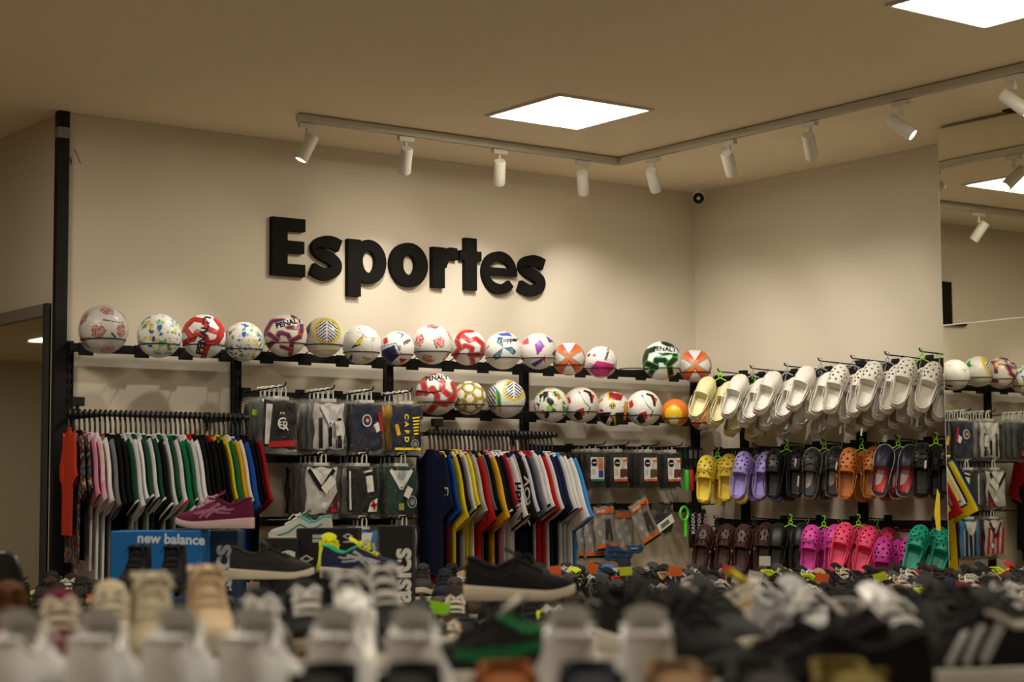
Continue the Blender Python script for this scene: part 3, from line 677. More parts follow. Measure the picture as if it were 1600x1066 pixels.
def rack(px0, py0, px1, py1, items, railname, label_rail, ends, yr=-.36, sq=1.0, pa=108):
    a = hit(px0, py0, 1, yr); b = hit(px1, py1, 1, yr); z = (a.z+b.z)/2+.009
    fx = lambda q: hit(pa+(q-items[0][0])*sq, py0, 1, yr).x
    xs = [lerp(fx(items[0][0]), fx(items[-1][0]), q/(len(items)-1)) for q in range(len(items))]; mid = [(u+v)/2 for u, v in zip(xs, xs[1:])]; a = Vector((xs[0], yr, z))
    t = thing('clothes_rail', label_rail, 'clothes rail', (a.x-.020, yr, z)); L = xs[-1]-xs[0]+.05
    inst('tube', MB().tube([(0, 0, 0), (L, 0, 0)], .0125, 10), BLACK, t)
    for e in ends:
        e = min(mid+[a.x-.0135], key=lambda q: abs(q-e))
        inst('arm', MB().box((e-a.x+.020, -yr/2, -.004), (.011, -yr, .022)).box((e-a.x+.020, -yr-.012, -.004), (.03, .024, .09)), BLACK, t)
    inst('rail_clip', MB().box((mid[1]-a.x+.020, -.004, .056), (.06, .03, .042)).box((mid[1]-a.x+.020, -.004, .022), (.010, .02, .03)), BLACK, t)
    n = len(items)
    for i, it in enumerate(items):
        px = it[0]; c, sl, cu, co = it[1:5]; ex = it[5] if len(it) > 5 else {}
        p = Vector((xs[i], yr, z-.008))
        nm = lambda k: items[k][1]
        desc = ex.get('desc') or (c+' jersey'+(' with %s cuffs' % cu if cu and cu != c else '')+(' and %s sleeves' % sl if sl != c else ''))
        if i == 0: lb = desc+' first on the '+railname
        elif i == n-1: lb = desc+' last on the '+railname
        else: lb = '%s between %s and %s ones on the %s' % (desc, nm(i-1), nm(i+1), railname)
        ws = lb.split()
        if len(ws) > 16: lb = '%s next to the %s one on the %s' % (desc, nm(i-1), railname)
        if len(lb.split()) > 16: lb = ' '.join(lb.split()[:16])
        random.seed(i*13+int(px))
        shirt(p, c, sl, cu, co, lb, railname, i, math.radians(-5-9*math.exp(-i/9)), ex.get('stripe'), ex.get('scale', random.uniform(.93, 1.03)), 0, ex.get('text'))
R1 = [(108, 'orange red', 'orange red', None, 'orange red', {'scale': .7}), (118, 'floral', 'floral', None, 'black', {'scale': .86, 'desc': 'dark floral printed shirt'}), (130, 'black', 'floral', None, 'black', {'scale': .84, 'desc': 'black shirt with floral sleeves'}), (141, 'tie-dye', 'pink', None, 'pink', {'desc': 'pink tie-dyed shirt', 'scale': .9}), (153, 'white', 'tie-dye', None, 'white', {'desc': 'white shirt with tie-dyed sleeves', 'scale': .95}),
 (161, 'white', 'white', 'peach', 'white'), (168, 'grey', 'grey', None, 'red'), (177, 'black', 'black', None, 'black'), (186, 'black', 'black', None, 'white'), (195, 'black', 'dark green', 'white', 'dark green'), (204, 'white', 'white', None, 'white', {'scale': 1.03}), (214, 'silver grey', 'white', 'white', 'white'), (223, 'dark green', 'dark green', 'white', 'white'), (231, 'white', 'white', 'black', 'white', {'stripe': None}), (240, 'dark green', 'dark green', 'white', 'white'),
 (249, 'black', 'black', 'white', 'white', {'scale': 1.03}), (258, 'white', 'white', None, 'white'), (267, 'dark green', 'dark green', None, 'white'), (275, 'white', 'white', 'red', 'white'), (284, 'green', 'green', 'white', 'green', {'scale': 1.07}), (293, 'dark green', 'green', 'white', 'white'), (303, 'white', 'white', None, 'white'), (312, 'white', 'white', None, 'white'), (320, 'red', 'black', None, 'red'), (328, 'black', 'black', None, 'red', {'stripe': 'red'}), (336, 'black', 'black', None, 'black', {'stripe': 'light blue'}), (344, 'black', 'black', None, 'black', {'stripe': 'red'}), (351, 'red', 'black', 'red', 'red'),
 (359, 'golden yellow', 'yellow', 'green', 'green'), (366, 'green', 'green', 'yellow', 'yellow'), (373, 'golden yellow', 'golden yellow', None, 'green'), (380, 'white', 'white', None, 'white'), (387, 'blue', 'blue', 'navy', 'white', {'scale': 1.07}), (395, 'navy', 'black', None, 'navy'), (404, 'black', 'black', None, 'black', {'stripe': 'grey'}), (413, 'black', 'red', None, 'black')]
rack(108, 643, 418, 662, R1, 'rail beside the tall post', 'black clothes rail full of jerseys beside the tall corner post', [hit(128, 643, 1, -.2).x, XU[1]-.03], sq=.89)
R2 = [(660, 'navy', 'navy', None, 'maroon', {'desc': 'navy and maroon jersey', 'text': ('U', 'white')}), (667, 'maroon', 'blue', None, 'blue'), (675, 'yellow', 'yellow', None, 'yellow', {'scale': 1.07}), (682, 'black', 'black', None, 'black', {'stripe': 'white'}), (688, 'white', 'white', 'black', 'black'), (694, 'yellow', 'yellow', 'black', 'yellow'), (701, 'white', 'silver grey', None, 'white'), (707, 'red', 'red', 'red', 'white', {'stripe': 'orange red', 'scale': 1.1}), (714, 'grey', 'grey', None, 'red'), (720, 'black', 'black', None, 'navy'), (726, 'golden yellow', 'golden yellow', None, 'green', {'scale': 1.07}), (733, 'black', 'black', 'white', 'black'), (739, 'pink', 'black', None, 'pink'), (745, 'white', 'red', 'white', 'red'),
 (752, 'white', 'white', 'black', 'white', {'text': ('hbmg', 'black'), 'scale': 1.08}), (759, 'white', 'silver grey', 'black', 'white'), (765, 'black', 'black', None, 'white', {'text': ('VOXX', 'white'), 'scale': 1.08}), (771, 'navy', 'white', 'navy', 'white', {'stripe': 'navy'}), (778, 'navy', 'navy', None, 'red'), (784, 'black', 'grey', None, 'black', {'desc': 'charcoal striped jersey'}), (791, 'white', 'white', 'black', 'red'), (797, 'red', 'white', 'black', 'red'), (804, 'red', 'red', None, 'red'), (810, 'white', 'white', None, 'white'), (816, 'navy', 'navy', 'black', 'navy'), (823, 'black', 'navy', None, 'navy'), (830, 'white', 'white', 'navy', 'white', {'stripe': 'navy'}), (838, 'silver grey', 'white', 'orange red', 'white'), (847, 'white', 'white', None, 'white', {'scale': 1.08}), (862, 'light blue', 'light blue', None, 'light blue', {'scale': 1.08})]
rack(660, 674, 862, 688, R2, 'rail beside the underwear packs', 'black clothes rail full of jerseys below the lower ball row', [XU[2]+.04, XU[3]+.04], sq=.945, pa=672)
# ================================================================== display hooks
def hook(root, d, L, label, grp, r=.004):
    """rod leaving the wall at root in direction d, tip turned up, on a small back plate"""
    ang = math.atan2(d[1], d[0])
    t = thing('display_hook', label, 'display hook', root, rotz(ang), grp)
    inst('rod', MB().tube([(0, 0, 0), (L-.02, 0, .012), (L-.006, 0, .018), (L, 0, .030)], r, 6), BLACK, t)
    inst('back_plate', MB().box((-.004, 0, -.005), (.012, .05, .06)), BLACK, t)
def peg_rail(label, xa, xb, z):
    t = thing('peg_rail', label, 'rail', (xa, -.05, z)); L = xb-xa
    inst('bar', MB().box((L/2, 0, -.01), (L, .022, .04)), BLACK, t)
    for s in (.015, L-.015): inst('bracket', MB().box((s, .025, -.01), (.026, .05, .055)), BLACK, t)
# ================================================================== bagged jerseys
def slab(w, h, d, seed, n=14, puff=.35, noise=.0025):
    rs = random.Random(seed); ph = [rs.uniform(0, 6) for _ in range(6)]
    V = []; Fs = []
    for side in (-1, 1):
        for j in range(n+1):
            for i in range(n+1):
                u, v = i/n*2-1, j/n*2-1
                e = (1-abs(u)**5)*(1-abs(v)**5)
                y = side*d/2*(puff*.4+(1-puff*.4)*e**.45) if e > 0 else side*d*.1
                y += noise*math.sin(u*7+ph[0]+v*4)*e*side+noise*math.sin(v*11+ph[1]-u*5)*e*side
                x = u*w/2+.006*math.sin(v*5+ph[2])*abs(u); z = v*h/2+.005*math.sin(u*6+ph[3])*abs(v)
                V.append((x, y, z))
    m = (n+1)*(n+1)
    for s in (0, 1):
        for j in range(n):
            for i in range(n):
                q = (s*m+j*(n+1)+i, s*m+j*(n+1)+i+1, s*m+(j+1)*(n+1)+i+1, s*m+(j+1)*(n+1)+i); Fs.append(q if s else q[::-1])
    ring = [i for i in range(n)]+[k*(n+1)+n for k in range(n)]+[n*(n+1)+n-i for i in range(n)]+[(n-k)*(n+1) for k in range(n)]
    for a, b in zip(ring, ring[1:]+ring[:1]): Fs.append((a, b, m+b, m+a))
    return MB().add(V, Fs)
SLABS = [slab(.20, .235, .022, k).mesh('folded_jersey') for k in range(3)]
BAGS = [slab(.232, .285, .032, 20+k, n=18, noise=.005).mesh('clear_bag') for k in range(3)]
def header_mesh():
    mb = MB(); mb.box((0, 0, .135), (.10, .004, .016))
    mb.tube([(0, 0, .142), (0, 0, .172), (.004, 0, .184), (.0, 0, .196), (-.016, 0, .198), (-.024, 0, .188)], .0042, 6); mb.tube([(.03, 0, .142), (.03, 0, .175), (.022, 0, .194), (0, 0, .196)], .0042, 6)
    return mb.mesh('hook_header')
HDR = header_mesh()
def plate(mb, poly, y): mb.prism(poly, y, y+.002)
def rectp(x, z, w, h, a=0):
    c, s = math.cos(a), math.sin(a); return [(x+c*u-s*v, z+s*u+c*v) for u, v in ((-w/2, -h/2), (w/2, -h/2), (w/2, h/2), (-w/2, h/2))]
def discp(x, z, r, n=20): return [(x+r*math.cos(2*PI*k/n), z+r*math.sin(2*PI*k/n)) for k in range(n)]
FY = -.0140
def deco(t, name, poly, c, lift=0.0, m=None):
    mb = MB(); plate(mb, poly, FY-lift-.002); return inst(name, mb.mesh(name, False), m or fab(c), t)
def vneck(t, c, c2, x=0, s=1.0):
    deco(t, 'neck_opening', [(x-.055*s, .105), (x+.055*s, .105), (x, .02)], c2)
    mb = MB()
    for a, b in (((x-.062*s, .108), (x, .008)), ((x+.062*s, .108), (x, .008))):
        L = math.hypot(b[0]-a[0], b[1]-a[1]); an = math.atan2(b[1]-a[1], b[0]-a[0]); plate(mb, rectp((a[0]+b[0])/2, (a[1]+b[1])/2, L, .017*s, an), FY-.004)
    inst('collar', mb.mesh('collar', False), fab(c), t)
def tagp(t, x, z, w=.045, h=.065, a=.1):
    deco(t, 'price_tag', rectp(x, z, w, h, a), (.62, .60, .55), .006, pla((.62, .60, .55)))
def crest(t, x, z, r, cs):
    for k, c in enumerate(cs): deco(t, 'crest', discp(x, z, r*(1-.24*k)), c, .001*k+.001)
def wtext(t, s, x, z, size, c, ang=0, bold=.03, name='lettering', shear=0.0):
    me = text_mesh(s, size, .001, size*bold, shear=shear)
    for v in me.vertices:
        a, b = v.co.x, v.co.y; v.co = Vector((x+a*math.cos(ang)-b*math.sin(ang), FY-.006-v.co.z, z+a*math.sin(ang)+b*math.cos(ang)))
    inst(name, me, pla(c), t)
K = C
def d_crf(t):
    deco(t, 'red_band', rectp(.01, -.095, .175, .03, .08), K['red']); deco(t, 'white_side', [(-.1, .1), (-.06, .1), (-.075, -.1), (-.1, -.1)], (.5, .5, .5)); wtext(t, 'C', .0, .004, .085, (.7, .68, .62), 0, .0); wtext(t, 'R', .024, -.006, .066, (.7, .68, .62), 0, .0); wtext(t, 'F', -.006, -.004, .05, (.7, .68, .62), 0, .0); wtext(t, 'o o', .0, .06, .02, (.7, .68, .62))
def d_stripe(t):
    for x in (-.062, .0, .062): deco(t, 'stripe', rectp(x, -.035 if x else -.055, .022, .155 if x else .10), K['black'])
    vneck(t, K['white'], K['white']); tagp(t, .055, -.01, .045, .075); wtext(t, '||||', .055, -.085, .045, K['black'])
def d_psg(t): crest(t, -.01, .035, .033, [(.6, .6, .6), K['navy'], K['red'], (.6, .6, .6)]); deco(t, 'red_edge', rectp(.083, .03, .02, .10, .15), K['red']); deco(t, 'white_flash', rectp(.062, .0, .035, .045, .5), (.6, .6, .6))
def d_card(t):
    for k, ch in enumerate('CAFD'): wtext(t, ch, -.012, .06-.04*k, .04, K['yellow'], -PI/2)
    for k in range(6): deco(t, 'yellow_bar', rectp(.06, .055-.017*k, .05-.004*k, .008, .1), K['yellow'])
    deco(t, 'yellow_patch', rectp(-.07, -.01, .025, .06, .3), K['golden yellow']); crest(t, .05, -.085, .026, [(.35, .35, .2), K['navy'], (.3, .32, .2)]); deco(t, 'yellow_hem', rectp(0, -.11, .18, .012), K['yellow'])
def d_sash(t):
    vneck(t, K['black'], K['white'], -.01, 1.35); deco(t, 'sash', [(.02, -.115), (.1, -.0), (.1, -.115)], (.08, .01, .02)); tagp(t, .035, .03, .05, .09, -.8); deco(t, 'cross', rectp(.07, -.10, .035, .018), K['red'], .002)
def d_vasco(t):
    deco(t, 'white_side', rectp(-.09, 0, .012, .2, .03), (.5, .5, .5)); deco(t, 'white_patch', [(.03, -.11), (.09, -.11), (.095, -.04), (.05, -.06)], (.62, .61, .6)); tagp(t, .04, .035, .045, .085, .15)
    for a in (0, PI/2): deco(t, 'cross', rectp(.07, -.075, .042, .014, a+.2), K['red'], .003)
    deco(t, 'neck_tape', rectp(.03, .1, .06, .01, .2), (.6, .6, .6))
def d_gcol(t): vneck(t, (.55, .6, .57), (.45, .5, .47), -.01, 1.2); tagp(t, .035, -.01, .04, .06, -.5); crest(t, .065, -.06, .034, [(.25, .28, .27), K['dark green'], (.2, .22, .21)]); deco(t, 'yellow_label', rectp(-.01, -.085, .035, .035), (.4, .4, .05))
def d_rw(t):
    for k in range(4): deco(t, 'red_stripe', rectp(-.075+.05*k, -.02, .022, .18, .12), K['red'])
    vneck(t, K['maroon'], K['white']); crest(t, .04, -.05, .024, [K['red'], (.6, .6, .6)])
def d_lb(t):
    for k in range(3): deco(t, 'black_stripe', rectp(-.045+.045*k, -.03, .02, .17), K['black']); deco(t, 'white_line', rectp(-.022+.045*k, -.03, .006, .17), (.6, .6, .6))
    deco(t, 'white_yoke', [(-.06, .11), (.06, .11), (.035, .04), (0, .02), (-.035, .04)], (.62, .6, .55), .003)
def d_wb(t): vneck(t, K['black'], K['white'], 0, 1.1); crest(t, .05, -.03, .02, [K['red'], K['black']]); tagp(t, -.04, -.03, .04, .06, .2)
PACKS = [ # px, py, base colour, decoration, description, behind-colour
 (1, 437, 664, 'black', d_crf, 'bagged black jersey with red band and white monogram', 'grey'), (1, 513, 663, 'white', d_stripe, 'bagged white jersey with black stripes and V neck', 'silver grey'), (1, 574, 665, 'navy', d_psg, 'bagged navy jersey with round red crest', 'navy'), (1, 634, 662, 'navy', d_card, 'bagged navy jersey with yellow letters and yellow striped patch', 'golden yellow'),
 (2, 501, 767, 'white', d_sash, 'bagged white jersey with black V neck and dark sash corner', 'grey'), (2, 566, 765, 'black', d_vasco, 'bagged black jersey with white tag and red cross', 'silver grey'), (2, 626, 767, 'dark green', d_gcol, 'bagged dark green jersey with pale collar and round crest', 'dark green'),
 (3, 505, 868, 'white', d_rw, 'bagged white jersey with red stripes', 'maroon'), (3, 567, 866, 'light blue', d_lb, 'bagged light blue jersey with black stripes and white yoke', 'light blue'), (3, 628, 868, 'white', d_wb, 'bagged white jersey with black V neck and small crest', 'silver grey')]
def pack(p, color, dec, label, grp, k, tilt=0.0):
    t = thing('bagged_jersey', label, 'bagged jersey', p, roty(tilt), grp); t.scale = (.9, 1, 1)
    inst('folded_jersey', SLABS[k % 3], cm(color), t); inst('clear_bag', BAGS[k % 3], FILM, t); inst('hook_header', HDR, pla((.70, .70, .68)), t)
    if dec: dec(t)
zrow = {}
for row, px, py, c, dec, lb, cb in PACKS:
    yf = -.40 if px == 437 else -.34; f0 = hit(px, py, 1, yf)
    zh = zrow.setdefault(row, f0.z+.198)
    z = zh-.198
    nback = 4 if row < 3 else 2
    for k in range(nback, -1, -1):
        y = yf+.05*k+.006*math.sin(k*5+px)
        random.seed(int(px)+k)
        if k == 0: pack(Vector((f0.x, y, z)), c, dec, lb+' in front', 'bagged jerseys on hooks', px, .04 if px == 437 else random.uniform(-.01, .01))
        else: pack(Vector((f0.x+random.uniform(-.004, .004), y, z-.0)), cb if k < 4 else 'black', None, 'plain %s bagged jersey hanging behind the %s' % (cb if k < 4 else 'black', ' '.join(lb.split()[:8])), 'bagged jerseys on hooks', k+px, random.uniform(-.012, .012))
    hook(Vector((f0.x-.002, -.06, zh-.018)), (0, -1), -yf+.005, 'black hook holding the stack behind the '+' '.join(lb.split()[:8]), 'hooks for bagged jerseys')
for row in (1, 2, 3): peg_rail('black peg rail carrying %s row of bagged jerseys' % {1: 'the top', 2: 'the middle', 3: 'the bottom'}[row], XU[1]+.02, XU[2]+.02, zrow[row]-.02)
# wire shelf edges under the two rows
for row, nm in ((1, 'top'), (2, 'middle')):
    z = zrow[row]-.345; x = XU[1]+.03; L = XU[2]-XU[1]-.03
    t = thing('wire_shelf', 'thin black wire shelf under the %s row of bagged jerseys' % nm, 'shelf', (x, 0, z))
    inst('front_rail', MB().tube([(0, -.30, 0), (L, -.30, 0)], .006, 6), BLACK, t)
    inst('back_bar', MB().box((L/2, -.045, 0), (L, .02, .03)), BLACK, t)
    for k in range(9): inst('wire', MB().tube([(L*k/8, -.04, 0), (L*k/8, -.30, 0)], .003, 5), BLACK, t)
# lime tag stuck on the first stack
p = hit(400, 645, 1, -.33); tag(inst('lime_tag', MB().box((0, 0, 0), (.042, .003, .028)), pla((.35, .75, .02)), None, p, (0, .1, 0)), 'small lime green tag beside the topmost bagged jersey stack', 'tag')

# ================================================================== underwear packs
def card_pack(p, kind, label, grp, behind=False, rz=0.0):
    t = thing('underwear_pack', label, 'underwear pack', p, roty(rz), grp)
    me = cached('upack', lambda: slab(.128, .20, .02, 77, n=10).mesh('pouch')); inst('pouch', me, mat('black_pouch', (.014, .014, .015), .35, bump=.3, bscale=40), t)
    inst('clear_bag', cached('ubag', lambda: slab(.138, .225, .028, 78, n=12, noise=.004).mesh('clear_bag')), FILM, t)
    inst('hang_strip', cached('ustrip', lambda: MB().box((0, 0, .115), (.06, .003, .02)).tube([(0, 0, .12), (0, 0, .14)], .003, 5).mesh('strip')), pla((.5, .5, .48)), t)
    if behind: return
    deco(t, 'card', rectp(.0, .012, .098, .125), (.7, .69, .66), .0, pla((.72, .71, .68)))
    deco(t, 'logo_disc', discp(-.024, .044, .022), K['black'], .002)
    wtext(t, 'mash', -.024, .044, .015, (.7, .7, .68))
    if kind == 'man':
        deco(t, 'printed_torso', [(.005, .07), (.04, .07), (.046, .02), (.040, -.005), (.008, -.005), (.002, .02)], (.5, .22, .12), .002, pla((.5, .22, .12))); deco(t, 'printed_shorts', rectp(.024, -.022, .034, .038), K['blue'], .002)
        deco(t, 'label_strip', rectp(0, -.057, .098, .012), (.01, .2, .15), .002)
    else:
        deco(t, 'printed_shorts', [(-.002, .008), (.046, .008), (.05, -.04), (.024, -.036), (.02, -.044), (-.006, -.04)], {'a': (.10, .035, .03), 'b': (.10, .07, .02), 'c': (.12, .04, .03)}[kind], .002); deco(t, 'orange_label', rectp(.032, .056, .028, .015), (.75, .16, .03), .002)
        deco(t, 'label_strip', rectp(0, -.057, .098, .012), (.55, .1, .02), .002)
ZU = None
for px, py, kd, lb in ((931, 735, 'man', 'underwear pack whose card shows a man in blue shorts'), (967, 737, 'a', 'underwear pack with brown shorts card beside the blue shorts pack'), (1014, 738, 'b', 'underwear pack with olive shorts card'), (1051, 736, 'c', 'underwear pack with wide brown shorts card beside the corner upright')):
    f0 = hit(px, py, 1, -.30)
    if ZU is None: ZU = f0.z
    for k in range(4, -1, -1):
        random.seed(px+k)
        card_pack(Vector((f0.x+random.uniform(-.006, .006)*k, -.30+.05*k, ZU)), kd, lb if k == 0 else 'black pouch hanging behind the '+' '.join(lb.split()[:9]), 'underwear packs', k > 0, random.uniform(-.03, .03))
    hook(Vector((f0.x, -.06, ZU+.135)), (0, -1), .33, 'black hook holding the '+' '.join(lb.split()[:10]), 'hooks for underwear packs')
peg_rail('black peg rail carrying the underwear packs', XU[3]+.02, XU[4]-.02, ZU+.14)
# lower row: leggings packs, tilted bag, barcode tag, green rope handle, sock strips
ZL = hit(945, 790, 1, -.29).z
peg_rail('black peg rail carrying leggings packs and sock strips', XU[3]+.02, XU[4]-.02, ZL)
def legging_pack(px, py, yy, label, tilt=0.0, behind=False):
    f0 = hit(px, py, 1, yy)
    t = thing('leggings_pack', label, 'leggings pack', f0, roty(tilt), 'leggings packs on the lower hooks')
    inst('pouch', cached('lpack', lambda: slab(.145, .25, .02, 91, n=10).mesh('pouch')), pla((.42, .41, .40)), t)
    inst('clear_bag', cached('lbag', lambda: slab(.155, .27, .028, 92, n=12, noise=.004).mesh('clear_bag')), FILM, t)
    deco(t, 'orange_header', rectp(0, .10, .14, .03), (.7, .15, .02), .0); deco(t, 'orange_footer', rectp(0, -.10, .14, .022), (.7, .15, .02), .0); deco(t, 'black_footer', rectp(0, -.118, .14, .012), K['black'], .001)
    if not behind:
        deco(t, 'printed_leggings', [(.0, .05), (.035, .055), (.05, -.07), (.028, -.07), (.02, 0), (.014, -.065), (-.004, -.06)], (.05, .045, .045), .002); wtext(t, 'SPORT', -.03, .10, .022, (.7, .7, .68))
for k, px in enumerate((905, 917, 929)): legging_pack(px, 838, -.19-.035*k, 'grey leggings pack half covered by the light blue jersey', behind=True)
legging_pack(944, 826, -.30, 'grey and orange leggings pack in front, printed with black tights', -.08)
legging_pack(1006, 815, -.30, 'tilted grey and orange leggings pack beside the barcode tag', -.45)
legging_pack(975, 832, -.20, 'grey leggings pack edge-on behind the front leggings pack', .03, True)
for px in (942, 990, 1030, 1066, 1081, 1090, 1100): hook(Vector((hit(px, 790, 1, -.25).x, -.06, ZL-.01)), (0, -1), .30, 'black hook in the lower row of leggings packs', 'lower accessory hooks')
f0 = hit(1036, 812, 1, -.27); t = thing('clear_pouch', 'empty looking clear pouch with dark strands beside the tilted leggings pack', 'pouch', f0)
inst('clear_bag', slab(.17, .19, .03, 55, noise=.006).mesh('clear_bag'), FILM, t); inst('dark_filling', slab(.14, .12, .012, 56, noise=.006), fab((.05, .05, .05)), t, (0, .0, -.02))
f0 = hit(1040, 818, 1, -.31); t = thing('barcode_tag', 'white barcode tag hanging over the clear pouch', 'tag', f0, roty(-.5))
inst('card', MB().box((0, 0, 0), (.135, .002, .05)), pla((.75, .74, .7)), t)
bc = MB()
for k in range(12): bc.box((-.04+.006*k, -.0015, 0), (.0022+.0015*(k % 3), .001, .026))
inst('barcode', bc.mesh('barcode', False), BLACKP, t)['kind'] = 'stuff'
f0 = hit(1069, 812, 1, -.28); t = thing('jump_rope', 'bright green rope handle loop hanging beside the sock strips', 'jump rope', f0)
G_ = pla((.08, .6, .03)); inst('loop', MB().tube([(.032*math.cos(a), 0, .035+.04*math.sin(a)) for a in [2*PI*k/18 for k in range(18)]], .008, 7, closed=True), G_, t); inst('handle', MB().tube([(.01, 0, .0), (.012, 0, -.10)], [.010, .012], 8), G_, t)
for k, px in enumerate((1080, 1089, 1098)):
    f0 = hit(px, 826, 1, -.27); t = thing('sock_pack', 'narrow black sock band with upright white lettering beside the green rope handle', 'sock pack', f0, roty(.06*k), 'sock packs beside the rope handle')
    inst('band', slab(.034, .23, .016, 60+k, n=6), fab((.018, .018, .02)), t); wtext(t, 'KANXA', 0, .03, .036, (.68, .67, .64), PI/2, .03)
for px, c, nm in ((1073, (.05, .5, .05), 'green'), (1080, (.6, .01, .03), 'red')):
    f0 = hit(px, 750, 1, -.27); hook(Vector((f0.x, -.05, f0.z+.068)), (0, -1), .245, 'black hook holding the small %s grip tube' % nm, 'hooks for grip tubes'); t = thing('grip_tube', 'small %s grip tube hanging beside the yellow clogs' % nm, 'grip tube', f0)
    inst('body', MB().lathe([(.0005, -.065), (.016, -.065), (.018, -.05), (.018, .05), (.014, .06), (.0005, .062)], 12), pla(c), t); inst('cap', MB().lathe([(.0005, .06), (.012, .06), (.012, .085), (.0005, .086)], 10), BLACKP, t)
for k in range(5):
    f0 = hit(1062+8*k, 715, 1, -.069); t = thing('black_card_pack', 'slim black blister card beside the room corner upright', 'blister card', f0, None, 'black cards by the corner'); inst('card', MB().box((0, 0, 0), (.03, .012, .12)), mat('black_card', (.02, .022, .02), .4), t); inst('print_band', MB().box((0, -.007, .02), (.024, .002, .05)), pla((.3, .32, .3) if k > 1 else (.03, .1, .06)), t)
f0 = hit(966, 868, 1, -.33); t = thing('blue_pouch', 'shiny dark blue pouch lying across below the leggings packs', 'pouch', f0, roty(.25))
inst('body', slab(.20, .09, .02, 65, n=10, noise=.006), mat('blue_foil', (.02, .06, .14), .2, bump=.4, bscale=30), t)
f0 = hit(992, 858, 1, -.30); t = thing('blue_pouch', 'small blue labelled pouch under the tilted leggings pack', 'pouch', f0); inst('body', slab(.12, .05, .02, 66, n=8), mat('blue_foil2', (.03, .09, .18), .3), t); deco(t, 'pale_print', rectp(-.02, .004, .05, .008), (.3, .38, .45), .002)
# peach strip at the end of the second rail
# ================================================================== shoes: one lofting engine
class Shoe:
    def __init__(s, L, w, ts, H, op, thick_=.006, floor_=.006, spring=.012, lean=.22, sharp=.75):
        s.L, s.w, s.ts, s.H, s.op, s.th, s.fl, s.spring, s.lean, s.sharp = L, w, ts, H, op, thick_, floor_, spring, lean, sharp
    def base(s, t): return s.spring*max(0, (t-.72)/.28)**2
    def sec(s, t):
        w, ts, H = itab(s.w, t), itab(s.ts, t), itab(s.H, t); o = s.op[0] <= t <= s.op[1]; b = s.base(t); P = []
        for i in range(21):
            if not o:
                a = PI*i/20; x = w*math.copysign(abs(math.cos(a))**s.sharp, math.cos(a)); z = ts+(H-ts)*abs(math.sin(a))**(.82)
            else:
                j = min(i, 20-i); sg = 1 if i <= 10 else -1
                if j <= 6: q = j/6; x = w*(1-s.lean*q*q); z = ts+(H-ts)*q
                elif j == 7: x = w*(1-s.lean)-s.th; z = H-.001
                elif j == 8: x = w*(1-s.lean*.6)-s.th; z = ts+(H-ts)*.45
                elif j == 9: x = w*.75-s.th; z = ts+s.fl
                else: x = 0; z = ts+s.fl*.6
                x *= sg
            P.append((x, t*s.L, z+b))
        return P
    def stations(s):
        a, b = s.op; st = [0, .012, .03, .06, .10, .15, .2, .26, .32, .38, .44, .5, .56, .62, .68, .74, .8, .86, .9, .94, .97, .99, 1.0]
        st = [x for x in st if abs(x-a) > .008 and abs(x-b) > .012]+[a, b, b+.014, a-.014]
        return sorted(x for x in st if x >= 0)
    def upper(s):
        st = s.stations(); secs = [s.sec(t) for t in st]; mb = MB(); n = 21
        V = [p for q in secs for p in q]; fo, fi = [], []
        for i in range(len(st)-1):
            for k in range(n-1):
                q = (i*n+k, i*n+k+1, (i+1)*n+k+1, (i+1)*n+k)
                both = s.op[0] <= st[i] <= s.op[1] and s.op[0] <= st[i+1] <= s.op[1]
                anyo = s.op[0] <= st[i] <= s.op[1] or s.op[0] <= st[i+1] <= s.op[1]
                (fi if (7 <= k <= 12 and anyo) else fo).append(q)
        fo.append(tuple(range(n))); fo.append(tuple((len(st)-1)*n+k for k in range(n))[::-1])
        mb.v = [tuple(p) for p in V]; mb.f = fo+fi; mb.m = [0]*len(fo)+[1]*len(fi); return mb.mesh('upper')
    def surf(s, t, q, off=0.0):
        P = s.sec(t); i = min(19, int(q)); a, b = Vector(P[i]), Vector(P[i+1]); p = a.lerp(b, q-i); c = Vector((0, p.y, itab(s.ts, t)+s.base(t))); n = (p-c); n = Vector((n.x, 0, max(0, n.z))).normalized() if n.length > 1e-6 else Vector((0, 0, 1)); return p+n*off
    def sole(s, k=1.07, flare=.0, grooves=False):
        st = [x for x in s.stations()]; mb = MB()
        def loop(z_of, sc): return [(itab(s.w, t)*sc+.001, t*s.L*1.0+(.004 if t > .9 else -.004 if t < .05 else 0), z_of(t)) for t in st]+[(-itab(s.w, t)*sc-.001, t*s.L+(.004 if t > .9 else -.004 if t < .05 else 0), z_of(t)) for t in reversed(st)]
        secs = [loop(lambda t: s.base(t), k*.93), loop(lambda t: s.base(t)+.004, k), loop(lambda t: s.base(t)+itab(s.ts, t)*.55, k+flare), loop(lambda t: s.base(t)+itab(s.ts, t)*.96, k*.99), loop(lambda t: s.base(t)+itab(s.ts, t)*1.02, k*.9)]
        return mb.loft(secs).mesh('sole')
    def ribbon(s, pts, wd, off=.0016, both=True, n=8):
        mb = MB()
        for sd in ((0, 1) if both else (0,)):
            A, B = [], []
            for sk, ((t0, q0), (t1, q1)) in enumerate(zip(pts, pts[1:])):
                for k in range(1 if sk else 0, n+1):
                    t, q = lerp(t0, t1, k/n), lerp(q0, q1, k/n); dt, dq = (t1-t0)*s.L, (q1-q0)*.012; l = math.hypot(dt, dq) or 1
                    for X, sg in ((A, 1), (B, -1)):
                        tt = t-sg*dq/l*wd/2/s.L; qq = q+sg*dt/l*wd/2/.012; qq = max(0, min(20, qq)); qq = 20-qq if sd else qq; X.append(tuple(s.surf(max(0, min(1, tt)), qq, off)))
            mb.loft([A, B], closed=False, cap0=False, cap1=False)
        return mb
